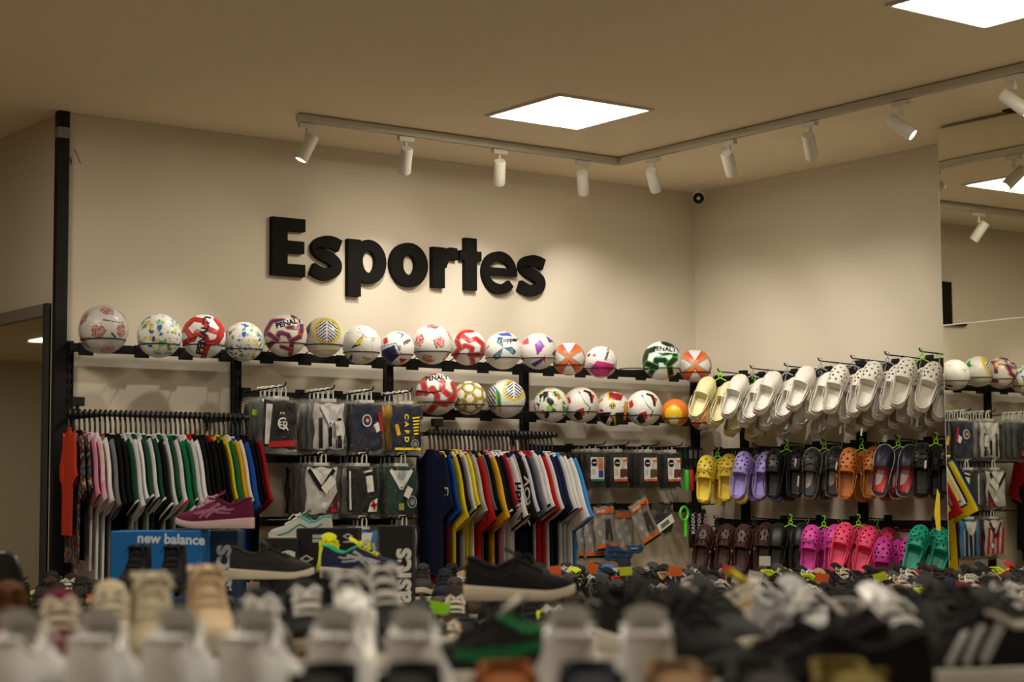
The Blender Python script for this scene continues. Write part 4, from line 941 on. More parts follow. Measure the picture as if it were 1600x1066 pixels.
def clog_shape(): return Shoe(.28, [(0, .012), (.012, .022), (.03, .029), (.08, .036), (.2, .040), (.45, .044), (.62, .051), (.76, .053), (.86, .048), (.93, .038), (.97, .026), (1, .010)], [(0, .030), (.3, .024), (.6, .022), (1, .018)], [(0, .048), (.1, .054), (.3, .056), (.42, .064), (.50, .086), (.515, .094), (.62, .095), (.75, .086), (.86, .068), (.94, .045), (1, .024)], (.05, .50), .007, .004, .012, .05, .62)
CL = clog_shape(); CL_U = CL.upper(); CL_S = CL.sole(1.06, .01)
HOLES_ROUND = [(t, q, .0063, .0063) for t, qs in ((.60, (6.5, 10, 13.5)), (.68, (5.5, 8.3, 11.7, 14.5)), (.76, (6.7, 10, 13.3)), (.84, (7.7, 12.3)), (.91, (10,)), (.60, (3.4, 16.6)), (.72, (3.2, 16.8))) for q in qs]
HOLES_SLOT = [(t, q, .0130, .0045) for t, q in ((.6, 7), (.6, 10), (.6, 13), (.68, 5.5), (.68, 8.5), (.68, 11.5), (.68, 14.5), (.76, 7), (.76, 10), (.76, 13), (.84, 8.5), (.84, 11.5))]
def pierced_upper(holes):
    """the clog upper with its toe box meshed finely and the vents really cut out, each with a short wall inward"""
    st = [x for x in CL.stations() if x <= .54]; st += [.54+.46*k/110 for k in range(1, 111)]
    n = 161; V = []; F_ = []; mi = []
    for t in st:
        P = CL.sec(t)
        for j in range(n):
            q = 20*j/(n-1); i = min(19, int(q)); V.append(Vector(P[i]).lerp(Vector(P[i+1]), q-i))
    fr = []
    for t, q, ra, rb in holes:
        c = CL.surf(t, q); a = (CL.surf(t+.02, q)-c).normalized(); b0 = CL.surf(t, min(20, q+.6))-c; nn = a.cross(b0).normalized(); b = nn.cross(a)
        if nn.z < 0: nn = -nn
        fr.append((c, a, b, nn, ra, rb))
    key = lambda f, p: (((p-f[0]).dot(f[1])/f[4])**2+((p-f[0]).dot(f[2])/f[5])**2)**.5 if (p-f[0]).length < .02 else 9
    drop = {}
    for i in range(len(st)-1):
        for j in range(n-1):
            q = (i*n+j, i*n+j+1, (i+1)*n+j+1, (i+1)*n+j); c = (V[q[0]]+V[q[2]])/2; h = None
            if st[i] > .53:
                for k, f in enumerate(fr):
                    if key(f, c) < 1: h = k; break
            if h is not None: drop.setdefault(h, []).append(q); continue
            F_.append(q); mi.append(1 if 56 <= j < 104 and (CL.op[0] <= st[i] <= CL.op[1] or CL.op[0] <= st[i+1] <= CL.op[1]) else 0)
    for h, qs in drop.items():                   # snap the rim to the true outline and turn it inward
        cnt = {}
        for q in qs:
            for e in zip(q, q[1:]+q[:1]): k = tuple(sorted(e)); cnt[k] = cnt.get(k, 0)+1
        rim = [e for e, m_ in cnt.items() if m_ == 1]; f = fr[h]; new = {}
        for v in {v for e in rim for v in e}:
            k = key(f, V[v]); d = V[v]-f[0]; u, w = d.dot(f[1])/k, d.dot(f[2])/k; V[v] = f[0]+f[1]*u+f[2]*w+f[3]*d.dot(f[3])
            new[v] = len(V)+len(new)
        base = len(V); order = sorted(new, key=lambda x: new[x]); V += [V[v]-f[3]*.002 for v in order]; new = {v: base+i for i, v in enumerate(order)}
        for x, y in rim: F_.append((x, y, new[y], new[x])); mi.append(0)
    F_.append(tuple(range(n))); mi.append(0); F_.append(tuple((len(st)-1)*n+k for k in range(n))[::-1]); mi.append(0)
    mb = MB(); mb.v = [tuple(p) for p in V]; mb.f = F_; mb.m = mi
    return mb.mesh('upper')
CL_UP = {'none': CL_U, 'round': pierced_upper(HOLES_ROUND), 'slot': pierced_upper(HOLES_SLOT)}
def clog_strap(back):
    pts = []
    for k in range(17):
        a = PI*k/16; x = .053*math.cos(a)
        if back: pts.append((x*(1 if abs(math.cos(a)) > .5 else 1), .118-.128*math.sin(a)**.8, .058+.012*math.sin(a)))
        else: pts.append((x*1.02, .118+.075*math.sin(a), .058+.052*math.sin(a)**.7))
    V = [];
    mb = MB(); mb.loft([[(p[0], p[1], p[2]-.007) for p in pts], [(p[0], p[1], p[2]+.007) for p in pts], [(p[0]*.95, p[1]+.003, p[2]+.007) for p in pts], [(p[0]*.95, p[1]+.003, p[2]-.007) for p in pts], [(p[0], p[1], p[2]-.007) for p in pts]], closed=False, cap0=False, cap1=False)
    return mb.mesh('strap')
CL_T = [clog_strap(True), clog_strap(False)]
CL_R = MB().lathe([(.0005, .004), (.006, .003), (.007, 0), (.006, -.002)], 10).mesh('rivet')
def rim_mesh():
    a = []
    for q in (6.2,):
        a = [CL.surf(t, q, .001) for t in [.05+.45*k/14 for k in range(15)]]
    b = [Vector((-p.x, p.y, p.z)) for p in reversed(a)]
    fr = [CL.surf(.515, 6.2+k*(7.6/8), .001) for k in range(1, 8)]
    return MB().tube(a+fr+b, .003, 6, closed=True).mesh('rim')
CL_M = rim_mesh()
def clog(origin, R, c, label, grp, holes='round', strap=0, sole=None, rivet=None, lining=None):
    t = thing('foam_clog', label, 'clog', origin, R, grp)
    m = pla(c, .42)
    inst('upper', CL_UP[holes], [m, pla(lining, .45) if lining else m], t); inst('sole', CL_S, pla(sole, .45) if sole else m, t); inst('opening_rim', CL_M, m, t)
    if strap is not None: inst('strap', CL_T[strap], m, t)
    for sd in (1, -1): inst('rivet', CL_R, pla(rivet or (.02, .02, .02)), t, (sd*.052, .118, .058), roty(sd*PI/2))
    return t
def clog_pair(hp, tilt, yaw, c, label, grp, flip=0, **k):
    T = Vector((tilt, 0, 1)).normalized(); N0 = Vector((-math.cos(yaw), -math.sin(yaw), 0)); N = (N0-T*N0.dot(T)).normalized(); S = T.cross(N)
    R = Matrix((S, T, N)).transposed()
    for sd in (-1, 1):
        o = hp-T*(.28-.012-.02*(sd > 0))+S*sd*.061+N*(.002*sd*(1 if flip else -1))-N*.05
        clog(o, R @ rotz(-sd*.015) @ roty(sd*.03), c, label, grp, **k)
def clog_hanger(p, drop, c, label, grp):
    e = max(0, drop-.075)
    t = thing('clog_hanger', label, 'shoe hanger', p, rotz(.6), grp)
    inst('hook', MB().tube([(.0, .008, -.002), (0, .012, .006), (0, .006, .014), (0, -.006, .014), (0, -.010, .004), (0, -.003, -.010), (0, 0, -.02-e)], .003, 6), pla(c), t)
    inst('loop', MB().tube([(0, .010*math.cos(2*PI*k/12), -.030-e+.011*math.sin(2*PI*k/12)) for k in range(12)], .003, 5, closed=True), pla(c), t)
    inst('prongs', MB().tube([(0, -.035, -.055-e), (0, 0, -.038-e), (0, .035, -.055-e)], .0035, 5), pla(c), t)
CC = {'cream': (.72, .66, .36), 'white': (.70, .67, .60), 'yellow': (.78, .60, .06), 'lavender': (.32, .25, .60), 'black': (.008, .008, .009), 'tan brown': (.42, .13, .018), 'navy': (.012, .014, .03), 'dark brown': (.055, .018, .016), 'magenta': (.62, .05, .36), 'hot pink': (.80, .06, .16), 'berry': (.50, .03, .28), 'teal green': (.01, .34, .23), 'red': (.5, .02, .03), 'charcoal': (.03, .03, .032)}
LIME = (.25, .7, .02); GR2 = (.3, .3, .3)
rowsC = [
 [(1122, 576, 'cream', .60, 'none', LIME, {}), (1173, 571, 'white', .62, 'none', GR2, {}), (1226, 567, 'white', .7, 'none', GR2, {}), (1279, 559, 'white', .68, 'none', GR2, {}), (1330, 555, 'white', .5, 'round', GR2, {}), (1383, 549, 'white', .55, 'round', GR2, {}), (1437, 544, 'white', .52, 'round', LIME, {})],
 [(1118, 698, 'yellow', .18, 'round', LIME, {}), (1177, 692, 'lavender', .28, 'round', (.02, .02, .02), {}), (1226, 687, 'black', .15, 'round', LIME, {}), (1285, 685, 'charcoal', .20, 'round', LIME, {'sole': (.4, .35, .32)}), (1343, 685, 'tan brown', .20, 'round', LIME, {}), (1400, 680, 'navy', .32, 'none', LIME, {'sole': (.6, .58, .55), 'lining': (.5, .02, .03)}), (1459, 676, 'black', .15, 'round', LIME, {})],
 [(1116, 806, 'dark brown', .22, 'slot', (.02, .02, .02), {}), (1176, 805, 'dark brown', .15, 'slot', (.02, .02, .02), {}), (1232, 804, 'black', .2, 'none', LIME, {}), (1284, 806, 'magenta', .22, 'round', LIME, {}), (1338, 804, 'hot pink', .42, 'round', LIME, {}), (1398, 824, 'berry', .18, 'round', (.02, .02, .02), {}), (1457, 808, 'teal green', .55, 'round', (.02, .02, .02), {'sole': (.02, .33, .24)})]]
ROWN = ['top', 'middle', 'bottom']
for r, row in enumerate(rowsC):
    zs = []
    for i, (px, py, c, tilt, holes, hc, ex) in enumerate(row):
        XT = (-.40, -.30, -.30)[r]; tip = hit(px, py, 0, XT); zs.append(tip.z); root = Vector((-.05, tip.y, tip.z-.03))
        nb = row[i-1][2] if i else row[1][2]; nx = row[i+1][2] if i < 6 else 'mirror'
        where = 'next to the mirror edge' if i == 6 else 'by the room corner' if i == 0 else 'between the %s and %s pairs' % (nb, nx)
        if r == 0 and 0 < i < 6: where = '%s hook past the cream pair' % ['', 'first', 'second', 'third', 'fourth', 'fifth'][i]
        hook(root, (-1, 0), -XT-.045, 'hook holding %s clogs, %s row, %s' % (c, ROWN[r], where), 'hooks on the clog wall')
        pl_ = {'none': 'plain', 'round': 'perforated', 'slot': 'slotted'}[holes]
        random.seed(px); tl = tilt+random.uniform(-.04, .04); yw = math.radians(38+random.uniform(-4, 4))
        T_ = Vector((tl, 0, 1)).normalized(); N_ = Vector((-math.cos(yw), -math.sin(yw), 0)); N_ = (N_-T_*N_.dot(T_)).normalized()
        step = (.103-(.045, .012, .012)[r]*N_.z)/-N_.x          # pairs on one hook just clear each other
        deep = [(.0, 0), (step, 1)] if r else [(0, 0), (step, 1), (2*step, 2)]
        for dd, k in reversed(deep):
            drop = (.075, .068, .07)[r]+(.045, .012, .012)[r]*k; hp = Vector((XT+.015+dd, tip.y, tip.z-drop))
            cc = CC[c]
            if k and c == 'magenta': cc = CC['magenta']
            lb = '%s %s clog, %s pair, %s row, %s' % (pl_, c, 'front' if k == 0 else 'second' if k == 1 else 'rearmost', ROWN[r], where)
            clog_pair(hp, tl, yw, cc, lb, 'foam clogs on the wall hooks', flip=i % 2, holes=holes, strap=0 if (i+k) % 3 or k else (1 if r else 0), rivet=(.55, .54, .5) if c in ('dark brown', 'tan brown') else None, **ex)
            clog_hanger(Vector((hp.x, hp.y, tip.z-.016-.05*(dd/(-XT)))), drop, hc if k == 0 or hc != LIME else LIME, '%s shoe hanger over the %s' % ({LIME: 'lime green', GR2: 'grey'}.get(hc, 'black'), ' '.join(lb.split(',')[0].split()[:4])+' '+('front' if k == 0 else 'second' if k == 1 else 'rearmost')+' pair '+('at the mirror' if i == 6 else 'at the corner' if i == 0 else 'in the '+ROWN[r]+' row')), 'shoe hangers on the clog wall')
    z = sum(zs)/len(zs)-.045
    t = thing('peg_rail', 'black rail behind the %s row of clogs' % ROWN[r], 'rail', (-.04, YM+.02, z)); L = -YM-.22
    inst('bar', MB().box((0, L/2, 0), (.022, L, .05)), BLACK, t)
    for s in (.02, L-.02): inst('bracket', MB().box((.02, s, 0), (.04, .026, .07)), BLACK, t)
for px, nm in ((1163, 'between the cream and white clogs'), (1346, 'behind the fourth column of clogs')):
    y = hit(px, 700, 0, -.02).y
    t = thing('rack_upright', 'black slotted rack upright on the right wall '+nm, 'rack post', (0, y, 0)); H = CAM_Z+.78
    t.rotation_euler = (0, 0, -PI/2); slotted_upright(t, H)
# price tags on the clogs
for px, py, r in ((1150, 665, .2), (1265, 672, -.3), (1281, 668, .3), (1313, 672, -.2), (1346, 675, .1), (1433, 660, .3), (1243, 723, .4), (1247, 752, .2), (1307, 728, .5), (1446, 726, -.1)):
    p = hit(px, py, 0, -.40); tag(inst('price_tag', MB().box((0, 0, 0), (.002, .036, .058 if py > 740 else .042)), pla((.62, .6, .55)), None, p, (r, .1, -.6)), 'small white price tag dangling from the hanging clogs', 'price tag', 'price tags on the clog wall')
# yellow edge flag on the mirror side
p = hit(1478, 800, 0, XM); tag(inst('yellow_flag', MB().prism([(0, -.10), (.022, -.09), (.03, 0), (.012, .12), (0, .09)], -.002, .002), pla((.75, .6, .03)), None, p+Vector((-.03, .012, 0)), (0, 0, PI/2+.5)), 'yellow strip sticking out at the mirror edge above the teal clogs', 'strip')
# ================================================================== display tables
_vf = Vector((math.sin(YAW), math.cos(YAW), 0)); _vr = Vector((math.cos(YAW), -math.sin(YAW), 0))
def flat(Z, px, z): return on_level(px, Z, z)
ZA, ZB = CAM_Z-.285, CAM_Z-.425               # tops of the near and the far table
def table(label, Za, Zb, xl, xr, z):
    c = Vector((CAM[0], CAM[1], 0))
    R = rotz(-YAW)
    t = thing('display_table', label, 'table', c+_vf*((Za+Zb)/2)+_vr*((xl+xr)/2), R)
    w, d = xr-xl, Zb-Za; wood = mat('table_laminate', (.30, .26, .21), .45, var=.12, vscale=5)
    inst('table_top', MB().box((0, 0, z-.02), (w, d, .04)), wood, t)
    for sx in (-1, 1):
        for sy in (-1, 1): inst('leg', MB().box((sx*(w/2-.06), sy*(d/2-.06), (z-.04)/2), (.06, .06, z-.04)), BLACK, t)
    inst('apron', MB().box((0, -d/2+.05, z-.09), (w-.2, .02, .1)).box((0, d/2-.05, z-.09), (w-.2, .02, .1)), BLACK, t)
table('higher display table holding white and laced shoes', 1.75, 3.95, -.95, 1.35, ZA)
table('long lower display table full of dark shoes and shoe boxes', 4.05, 8.65, -2.45, 2.5, ZB)
# ================================================================== shoe kinds
Wt = [(0, .010), (.012, .020), (.03, .027), (.08, .034), (.2, .037), (.4, .0375), (.58, .045), (.74, .050), (.86, .046), (.93, .037), (.97, .026), (1, .010)]
KIND = {
 'runner': Shoe(.29, Wt, [(0, .040), (.1, .038), (.5, .030), (1, .022)], [(0, .085), (.03, .112), (.1, .110), (.2, .092), (.3, .086), (.42, .104), (.5, .112), (.6, .098), (.75, .074), (.88, .058), (.96, .042), (1, .026)], (.045, .47), .008, .012, .020),
 'court': Shoe(.285, Wt, [(0, .030), (.5, .026), (1, .024)], [(0, .080), (.03, .106), (.1, .104), (.2, .088), (.32, .084), (.42, .100), (.5, .108), (.6, .092), (.75, .070), (.88, .060), (.96, .048), (1, .028)], (.045, .46), .009, .012, .010, .16),
 'canvas': Shoe(.285, Wt, [(0, .028), (1, .024)], [(0, .075), (.03, .098), (.1, .096), (.2, .082), (.35, .082), (.45, .104), (.52, .110), (.62, .092), (.76, .066), (.88, .056), (.96, .046), (1, .028)], (.045, .48), .005, .010, .010, .14),
 'slipon': Shoe(.275, Wt, [(0, .022), (1, .018)], [(0, .060), (.03, .078), (.1, .078), (.2, .064), (.4, .058), (.5, .068), (.56, .080), (.66, .074), (.8, .060), (.92, .046), (1, .022)], (.05, .54), .005, .010, .010, .12),
 'hightop': Shoe(.285, Wt, [(0, .030), (1, .024)], [(0, .11), (.03, .155), (.1, .158), (.25, .150), (.34, .152), (.42, .150), (.5, .128), (.6, .100), (.76, .070), (.88, .058), (.96, .046), (1, .028)], (.045, .40), .006, .012, .010, .16)}
def tongue_mesh(S, rise):
    t1 = S.op[1]+.02; secs = []
    H0 = itab(S.H, t1)
    for k in range(7):
        u = k/6; y = (t1+.05-.17*u)*S.L; z = H0*.80+(rise+.012)*u+.008*math.sin(u*PI); w = lerp(.020, .030, u)
        secs.append([(w*math.cos(a)*1.0, y-.004*math.sin(a), z+.010*(1-math.cos(a)**2)+.004*math.sin(a)) for a in [2*PI*j/12 for j in range(12)]])
    return MB().loft(secs).mesh('tongue')
def laces_mesh(S, r=.0036, n=5, wide=0):
    mb = MB(); a, b = S.op[1]+.02, S.op[1]+.24
    for k in range(n):
        t = lerp(a, b, k/(n-1)); pts = []
        for j in range(9): q = lerp(6.8, 13.2, j/8); pts.append(S.surf(min(1, t+.012*math.sin(j*PI/8)*(1 if k % 2 else -1)), q, r*.9))
        mb.tube(pts, r, 5)
    for sd in (0, 1):
        pts = [S.surf(lerp(a, b, j/8), 6.8 if not sd else 13.2, r*.6) for j in range(9)]; mb.tube(pts, r*.6, 4)
    t0 = S.surf(a, 10, .004)                        # bow
    for sd in (1, -1): mb.tube([t0+Vector((0, 0, 0)), t0+Vector((sd*.018, -.004, .012)), t0+Vector((sd*.034, .01, .002)), t0+Vector((sd*.012, .006, .0))], r*.8, 5); mb.tube([t0, t0+Vector((sd*.02, .03, .006)), t0+Vector((sd*.034, .045, -.014))], r*.8, 5)
    return mb.mesh('laces')
def collar_mesh(S):
    a = [S.surf(t, 6.3, .0015) for t in [S.op[0]+(S.op[1]-S.op[0])*k/12 for k in range(13)]]; b = [Vector((-p.x, p.y, p.z)) for p in reversed(a)]
    bk = [Vector((x, S.op[0]*S.L*.6, itab(S.H, .03)+.001)) for x in (-.014, 0, .014)]
    return MB().tube(a+b+bk, .0052, 6, closed=True).mesh('collar')
PARTS = {}
for k, S in KIND.items():
    PARTS[k] = dict(upper=S.upper(), sole=S.sole(1.08, .012 if k == 'runner' else .0), tongue=tongue_mesh(S, {'runner': .030, 'court': .034, 'canvas': .026, 'slipon': .0, 'hightop': .02}[k]), laces=laces_mesh(S, .0042 if k == 'canvas' else .0036, 6 if k in ('canvas', 'hightop') else 5), collar=collar_mesh(S))
LOGOS = {'cross': (([(.34, 4.6), (.60, 1.0)], .010), ([(.42, 5.0), (.68, 1.2)], .010), ([(.24, 4.2), (.50, 3.0), (.76, 4.0)], .008), ([(.28, 2.6), (.5, 2.2), (.72, 3.0)], .007)),
 'three': tuple(([(.40+.09*k, 5.2), (.50+.09*k, .5)], .013) for k in range(3)),
 'swoosh': (([(.12, 4.5), (.30, 3.4), (.46, 1.6), (.58, 1.6), (.70, 2.6)], .019),), 'wave': (([(.10, 3.5), (.3, 2.6), (.45, 3.6), (.62, 1.4), (.8, .6)], .007),)}
def logo_mesh(kind, style): return [KIND[kind].ribbon(p, w).mesh('side_stripe') for p, w in LOGOS[style]]
def shoe(kind, p, R, label, grp, upper, sole, laces=None, lining=None, tongue=None, logo=None, collar=None, outsole=None, scale=1.0):
    t = thing('sneaker' if kind != 'slipon' else 'slip_on_shoe', label, 'shoe', p, R, grp, scale); Q = PARTS[kind]
    inst('upper', Q['upper'], [upper, lining or upper], t); s = inst('sole', Q['sole'], sole, t); inst('collar', Q['collar'], collar or lining or upper, t)
    if kind != 'slipon':
        inst('tongue', Q['tongue'], tongue or upper, t)
        if laces: inst('laces', Q['laces'], laces, t)
    if logo:
        for lm in cached((kind, logo[0]), lambda: logo_mesh(kind, logo[0])):
            for sg in (1, -1): inst('side_stripe', lm, logo[1], t, scale=(sg, 1, 1))
    if outsole:
        S = KIND[kind]
        def om():
            st = S.stations(); lp = lambda z, kk: [(itab(S.w, x)*kk, x*S.L, S.base(x)+z) for x in st]+[(-itab(S.w, x)*kk, x*S.L, S.base(x)+z) for x in reversed(st)]
            return MB().loft([lp(-.001, 1.0), lp(-.001, 1.09), lp(.009, 1.10), lp(.010, 1.0)]).mesh('outsole')
        inst('outsole', cached((kind, 'outs'), om), outsole, s)
    return t
def facing(deg, pitch=0.0, roll=0.0):
    """toe direction: 0 = away from the aisle camera side, 90 = picture right, 180 = toward the viewer"""
    return rotz(-YAW-math.radians(deg)) @ rotx(math.radians(pitch)) @ roty(math.radians(roll))
LW, LC = fab((.66, .65, .62)), fab((.6, .55, .44)); SW = pla((.70, .68, .63)); SCR = pla((.60, .55, .43)); SBK = pla((.015, .015, .016)); BKF = fab((.012, .012, .013)); CHF = fab((.035, .034, .033)); LEW = mat('white_leather', (.72, .72, .71), .32, bump=.05, bscale=150)
def put(kind, px, Z, deg, label, grp=None, z=ZB, dz=0.0, pitch=0.0, roll=0.0, **k):
    """px: picture column of the middle of the shoe"""
    c = flat(Z, px, z+dz); R = facing(deg, pitch, roll); L = KIND[kind].L*k.get('scale', 1.0)
    return shoe(kind, c-R @ Vector((0, L/2, 0)), R, label, grp, **k)
# ---- shoe boxes standing on the far table
def shoebox(px0, px1, pytop, Z, c, label, texts=(), depth=.12, lid=None, rz=0.0):
    a = at_depth(px0, 900, Z); b = at_depth(px1, 900, Z); w = (px1-px0)*Z/F; top = at_depth((px0+px1)/2, pytop, Z).z; h = top-ZB
    m = flat(Z, (px0+px1)/2, ZB)
    t = thing('shoe_box', label, 'shoe box', m, rotz(-YAW+rz))
    mm_ = mat('box_%02x%02x%02x' % tuple(int(255*x) for x in c), c, .55, bump=.02, var=.05, spec=.2)
    inst('body', MB().box((0, depth/2, h*.5), (w*.985, depth, h)), mm_, t)
    inst('lid', MB().box((0, depth+.018, h*.5), (w, .036, h*1.004)), lid or mm_, t)
    for s, x, z, size, ang, cc, bold in texts:
        me = text_mesh(s, size, .001, size*bold)
        for v in me.vertices: u, q = v.co.x, v.co.y; v.co = Vector((x*w+u*math.cos(ang)-q*math.sin(ang), -.0012-v.co.z, z*h+u*math.sin(ang)+q*math.cos(ang)))
        inst('lettering', me, pla(cc), t)
    return t, w, h
WT = (.72, .71, .68)
shoebox(170, 314, 830, 6.9, (.012, .14, .42), 'bright blue shoe box with pale lettering behind black laced shoes', [('new balance', .17, .90, .052, -.04, (.62, .70, .78), .03)], rz=-.06)
shoebox(316, 371, 829, 7.05, (.022, .045, .085), 'dark blue upright shoe box with upright lettering beside the bright blue box', [('asics', .05, .50, .115, PI/2, (.50, .53, .55), .03)])
shoebox(405, 461, 842, 7.3, (.015, .015, .016), 'black shoe box with a large white C beside the diamond marked box', [('C', .25, .68, .10, 0, (.6, .6, .58), .05), ('/', -.33, .75, .06, .5, (.6, .58, .3), .03)])
t, w, h = shoebox(462, 560, 826, 7.45, (.012, .012, .013), 'wide black shoe box with small double diamond marks', [('umbro', .33, .83, .014, 0, (.5, .5, .5), .03)])
for zz_, ww_ in ((.90, .05), (.845, .068)): inst('printed_line', MB().box((-.10*w-.034+ww_/2, -.001, zz_*h), (ww_, .001, .014)), pla((.42, .42, .42)), t)
for x, z, s in ((.33*w, .90*h, .022), (-.33*w, .62*h, .030)):
    mb = MB()
    for k in (1.0, .55): mb.add([(x-s*k, -.0012-.0006*(k < 1), z), (x, -.0012-.0006*(k < 1), z-s*.55*k), (x+s*k, -.0012-.0006*(k < 1), z), (x, -.0012-.0006*(k < 1), z+s*.55*k)], [(0, 1, 2, 3)], 0 if k == 1 else 1)
    inst('diamond_mark', mb.mesh('diamond_mark', False), [pla((.55, .55, .53)), SBK], t)
shoebox(592, 646, 822, 7.2, (.014, .014, .016), 'black upright shoe box with white upright lettering beside the clothes rail', [('asics', .16, .42, .115, PI/2, (.62, .62, .60), .03)])
# ---- single display shoes on boxes and stands
MAR = fab((.11, .012, .045)); PKS = fab((.52, .25, .33))
def stand(px, Z, py, label, zb=ZB):
    p = at_depth(px, py, Z); b = flat(Z, px, zb); h = p.z-zb
    t = thing('shoe_stand', label, 'shoe stand', b, rotz(-YAW)); acr = mat('clear_acrylic', (.05, .05, .05), .3)
    inst('foot', MB().box((0, 0, .004), (.12, .10, .008)), acr, t); inst('column', MB().box((0, 0, h/2), (.02, .02, h)), acr, t); inst('plate', MB().box((0, 0, h-.003), (.12, .07, .006)), acr, t)
    return p
def show(kind, px, py, Z, deg, label, **k):
    sp = k.pop('stand_px', px); zb = k.pop('zb', ZB); stand(sp, Z, py, 'low dark stand under the '+' '.join(label.split()[:9]), zb); p = at_depth(px, py, Z); R = facing(deg, k.pop('pitch', 0)); L = KIND[kind].L
    return shoe(kind, p-R @ Vector((0, L/2, 0)), R, label, None, **k)
show('runner', 336, 826, 6.985, -90, 'maroon running shoe with pink crossed stripes above the blue box', upper=MAR, sole=pla((.58, .42, .44)), laces=PKS, lining=MAR, logo=('cross', PKS), stand_px=300, zb=at_depth(242, 830, 6.9).z)
tagm = pla((.62, .6, .52)); p = at_depth(324, 812, 6.952); tag(inst('price_tag', MB().box((0, 0, 0), (.05, .002, .045)), tagm, None, p, (0, .4, -YAW)), 'cream price tag on the maroon running shoe', 'price tag')
show('runner', 470, 848, 7.95, -72, 'pale grey shoe with teal heel above the C box', upper=fab((.45, .46, .42)), sole=SCR, laces=LW, lining=fab((.10, .42, .36)), logo=('wave', fab((.08, .42, .36))))
show('runner', 424, 906, 6.4, 92, 'black running shoe with thick cream sole beside the dark blue box', upper=fab((.028, .026, .025)), sole=SCR, laces=BKF, logo=('cross', fab((.06, .055, .05))), outsole=SBK)
show('runner', 565, 903, 6.5, 97, 'navy and green running shoe with white crossed stripes and yellow lining', upper=fab((.018, .024, .06)), sole=pla((.64, .56, .56)), laces=fab((.6, .62, .02)), lining=fab((.62, .66, .02)), logo=('cross', pla((.62, .64, .62))), outsole=pla((.05, .45, .2)), tongue=fab((.62, .66, .02)), collar=fab((.05, .42, .2)))
show('court', 515, 893, 6.9, 170, 'bright yellow shoe standing behind the navy running shoe', upper=fab((.60, .62, .02)), sole=pla((.5, .52, .05)), laces=fab((.60, .62, .02)))
show('runner', 810, 938, 5.0, 93, 'large black running shoe with thick cream sole on its own stand', upper=BKF, sole=SCR, laces=BKF, logo=('wave', fab((.05, .045, .03))), scale=1.02)
# ---- the near table
WL = dict(upper=LEW, sole=SW, laces=LW, lining=fab((.55, .52, .46)), collar=LEW)
for px, Z, dg, kd in ((38, 2.55, 183, 'court'), (160, 2.55, 176, 'court'), (282, 2.55, 180, 'court'), (404, 2.55, 184, 'court'), (526, 2.55, 178, 'court'), (648, 2.55, 181, 'court'), (890, 2.55, 180, 'court'), (1010, 2.55, 182, 'court')):
    put(kd, px, Z, dg+180, 'glossy white leather sneaker in the row before the laced canvas shoes' if px < 700 else 'glossy white leather sneaker beside the black and green one, toward the tan toe', 'white sneakers on the higher table', ZA, 0.0, **WL)
put('court', 778, 2.86, -77, 'black sneaker with bold green tick and white sole on the higher table', None, ZA, 0.0, upper=fab((.02, .02, .022)), sole=SW, laces=BKF, lining=fab((.45, .43, .4)), tongue=fab((.5, .47, .42)), collar=fab((.02, .18, .06)), logo=('swoosh', pla((.01, .22, .07))))
put('court', 548, 2.88, 180, 'white sneaker with small dark print between white and green shoes', None, ZA, .0, upper=LEW, sole=SW, laces=LW, logo=('wave', fab((.02, .03, .1))))
for px, Z, dg, u, l, lb, kd in ((92, 3.2, 165, (.11, .012, .025), LC, 'maroon canvas sneaker with cream laces', 'canvas'), (172, 3.55, 165, (.50, .42, .28), LC, 'beige canvas sneaker without visible lining beside the maroon one', 'canvas'), (238, 3.2, 165, (.44, .38, .25), LC, 'beige laced high sneaker between two other beige shoes', 'hightop'), (326, 3.55, 165, (.56, .43, .28), fab((.56, .43, .28)), 'tan laced high sneaker beside the beige ones', 'hightop'), (405, 3.2, 165, (.014, .014, .015), LW, 'black canvas sneaker with white laces beside the tan one', 'canvas'), (478, 3.55, 165, (.013, .013, .014), LW, 'black canvas sneaker with widest white lacing', 'canvas'), (545, 3.21, 165, (.015, .014, .014), LW, 'black high canvas sneaker with white laces', 'hightop'), (600, 3.55, 165, (.016, .016, .016), LW, 'black high canvas sneaker with white laces beside a price tag', 'hightop'), (12, 3.55, 165, (.10, .04, .015), fab((.08, .03, .01)), 'brown suede sneaker at the end of the canvas row', 'canvas')):
    put(kd, px, Z, dg, lb, None, ZA, .0, upper=fab(u), sole=SCR, laces=l, lining=fab(u))
put('court', 1530, 2.83, -85, 'black low sneaker with three white side stripes and grey collar', None, ZA, .0, upper=fab((.012, .012, .013)), sole=pla((.62, .62, .58)), laces=BKF, lining=fab((.04, .04, .04)), collar=fab((.42, .40, .36)), logo=('three', pla((.66, .68, .70))), scale=1.04)
put('court', 1385, 3.1, 155, 'black sneaker with grey white lacing beside the three striped one', None, ZA, .0, upper=BKF, sole=pla((.6, .6, .57)), laces=LW, lining=fab((.35, .33, .3)), tongue=LEW)
put('court', 1292, 2.45, -80, 'plain black sneaker with white and red sole, left of the three striped one', None, ZA, -.0, upper=BKF, sole=SW, laces=BKF, outsole=pla((.4, .04, .04)))
put('court', 1242, 2.66, -82, 'black sneaker with white sole half hidden behind a tan toe', None, ZA, .0, upper=BKF, sole=SW, laces=BKF)
put('slipon', 1062, 2.2, 180, 'tan slip-on shoe with plain toe on the higher table edge', None, ZA, 0.0, upper=fab((.24, .15, .08)), sole=SCR)
put('slipon', 1336, 2.2, 180, 'olive slip-on shoe with plain toe on the higher table edge', None, ZA, 0.0, upper=fab((.16, .12, .03)), sole=SW)
put('slipon', 1199, 2.2, 180, 'charcoal slip-on shoe between the tan and olive ones', None, ZA, 0.0, upper=fab((.03, .028, .028)), sole=SBK)
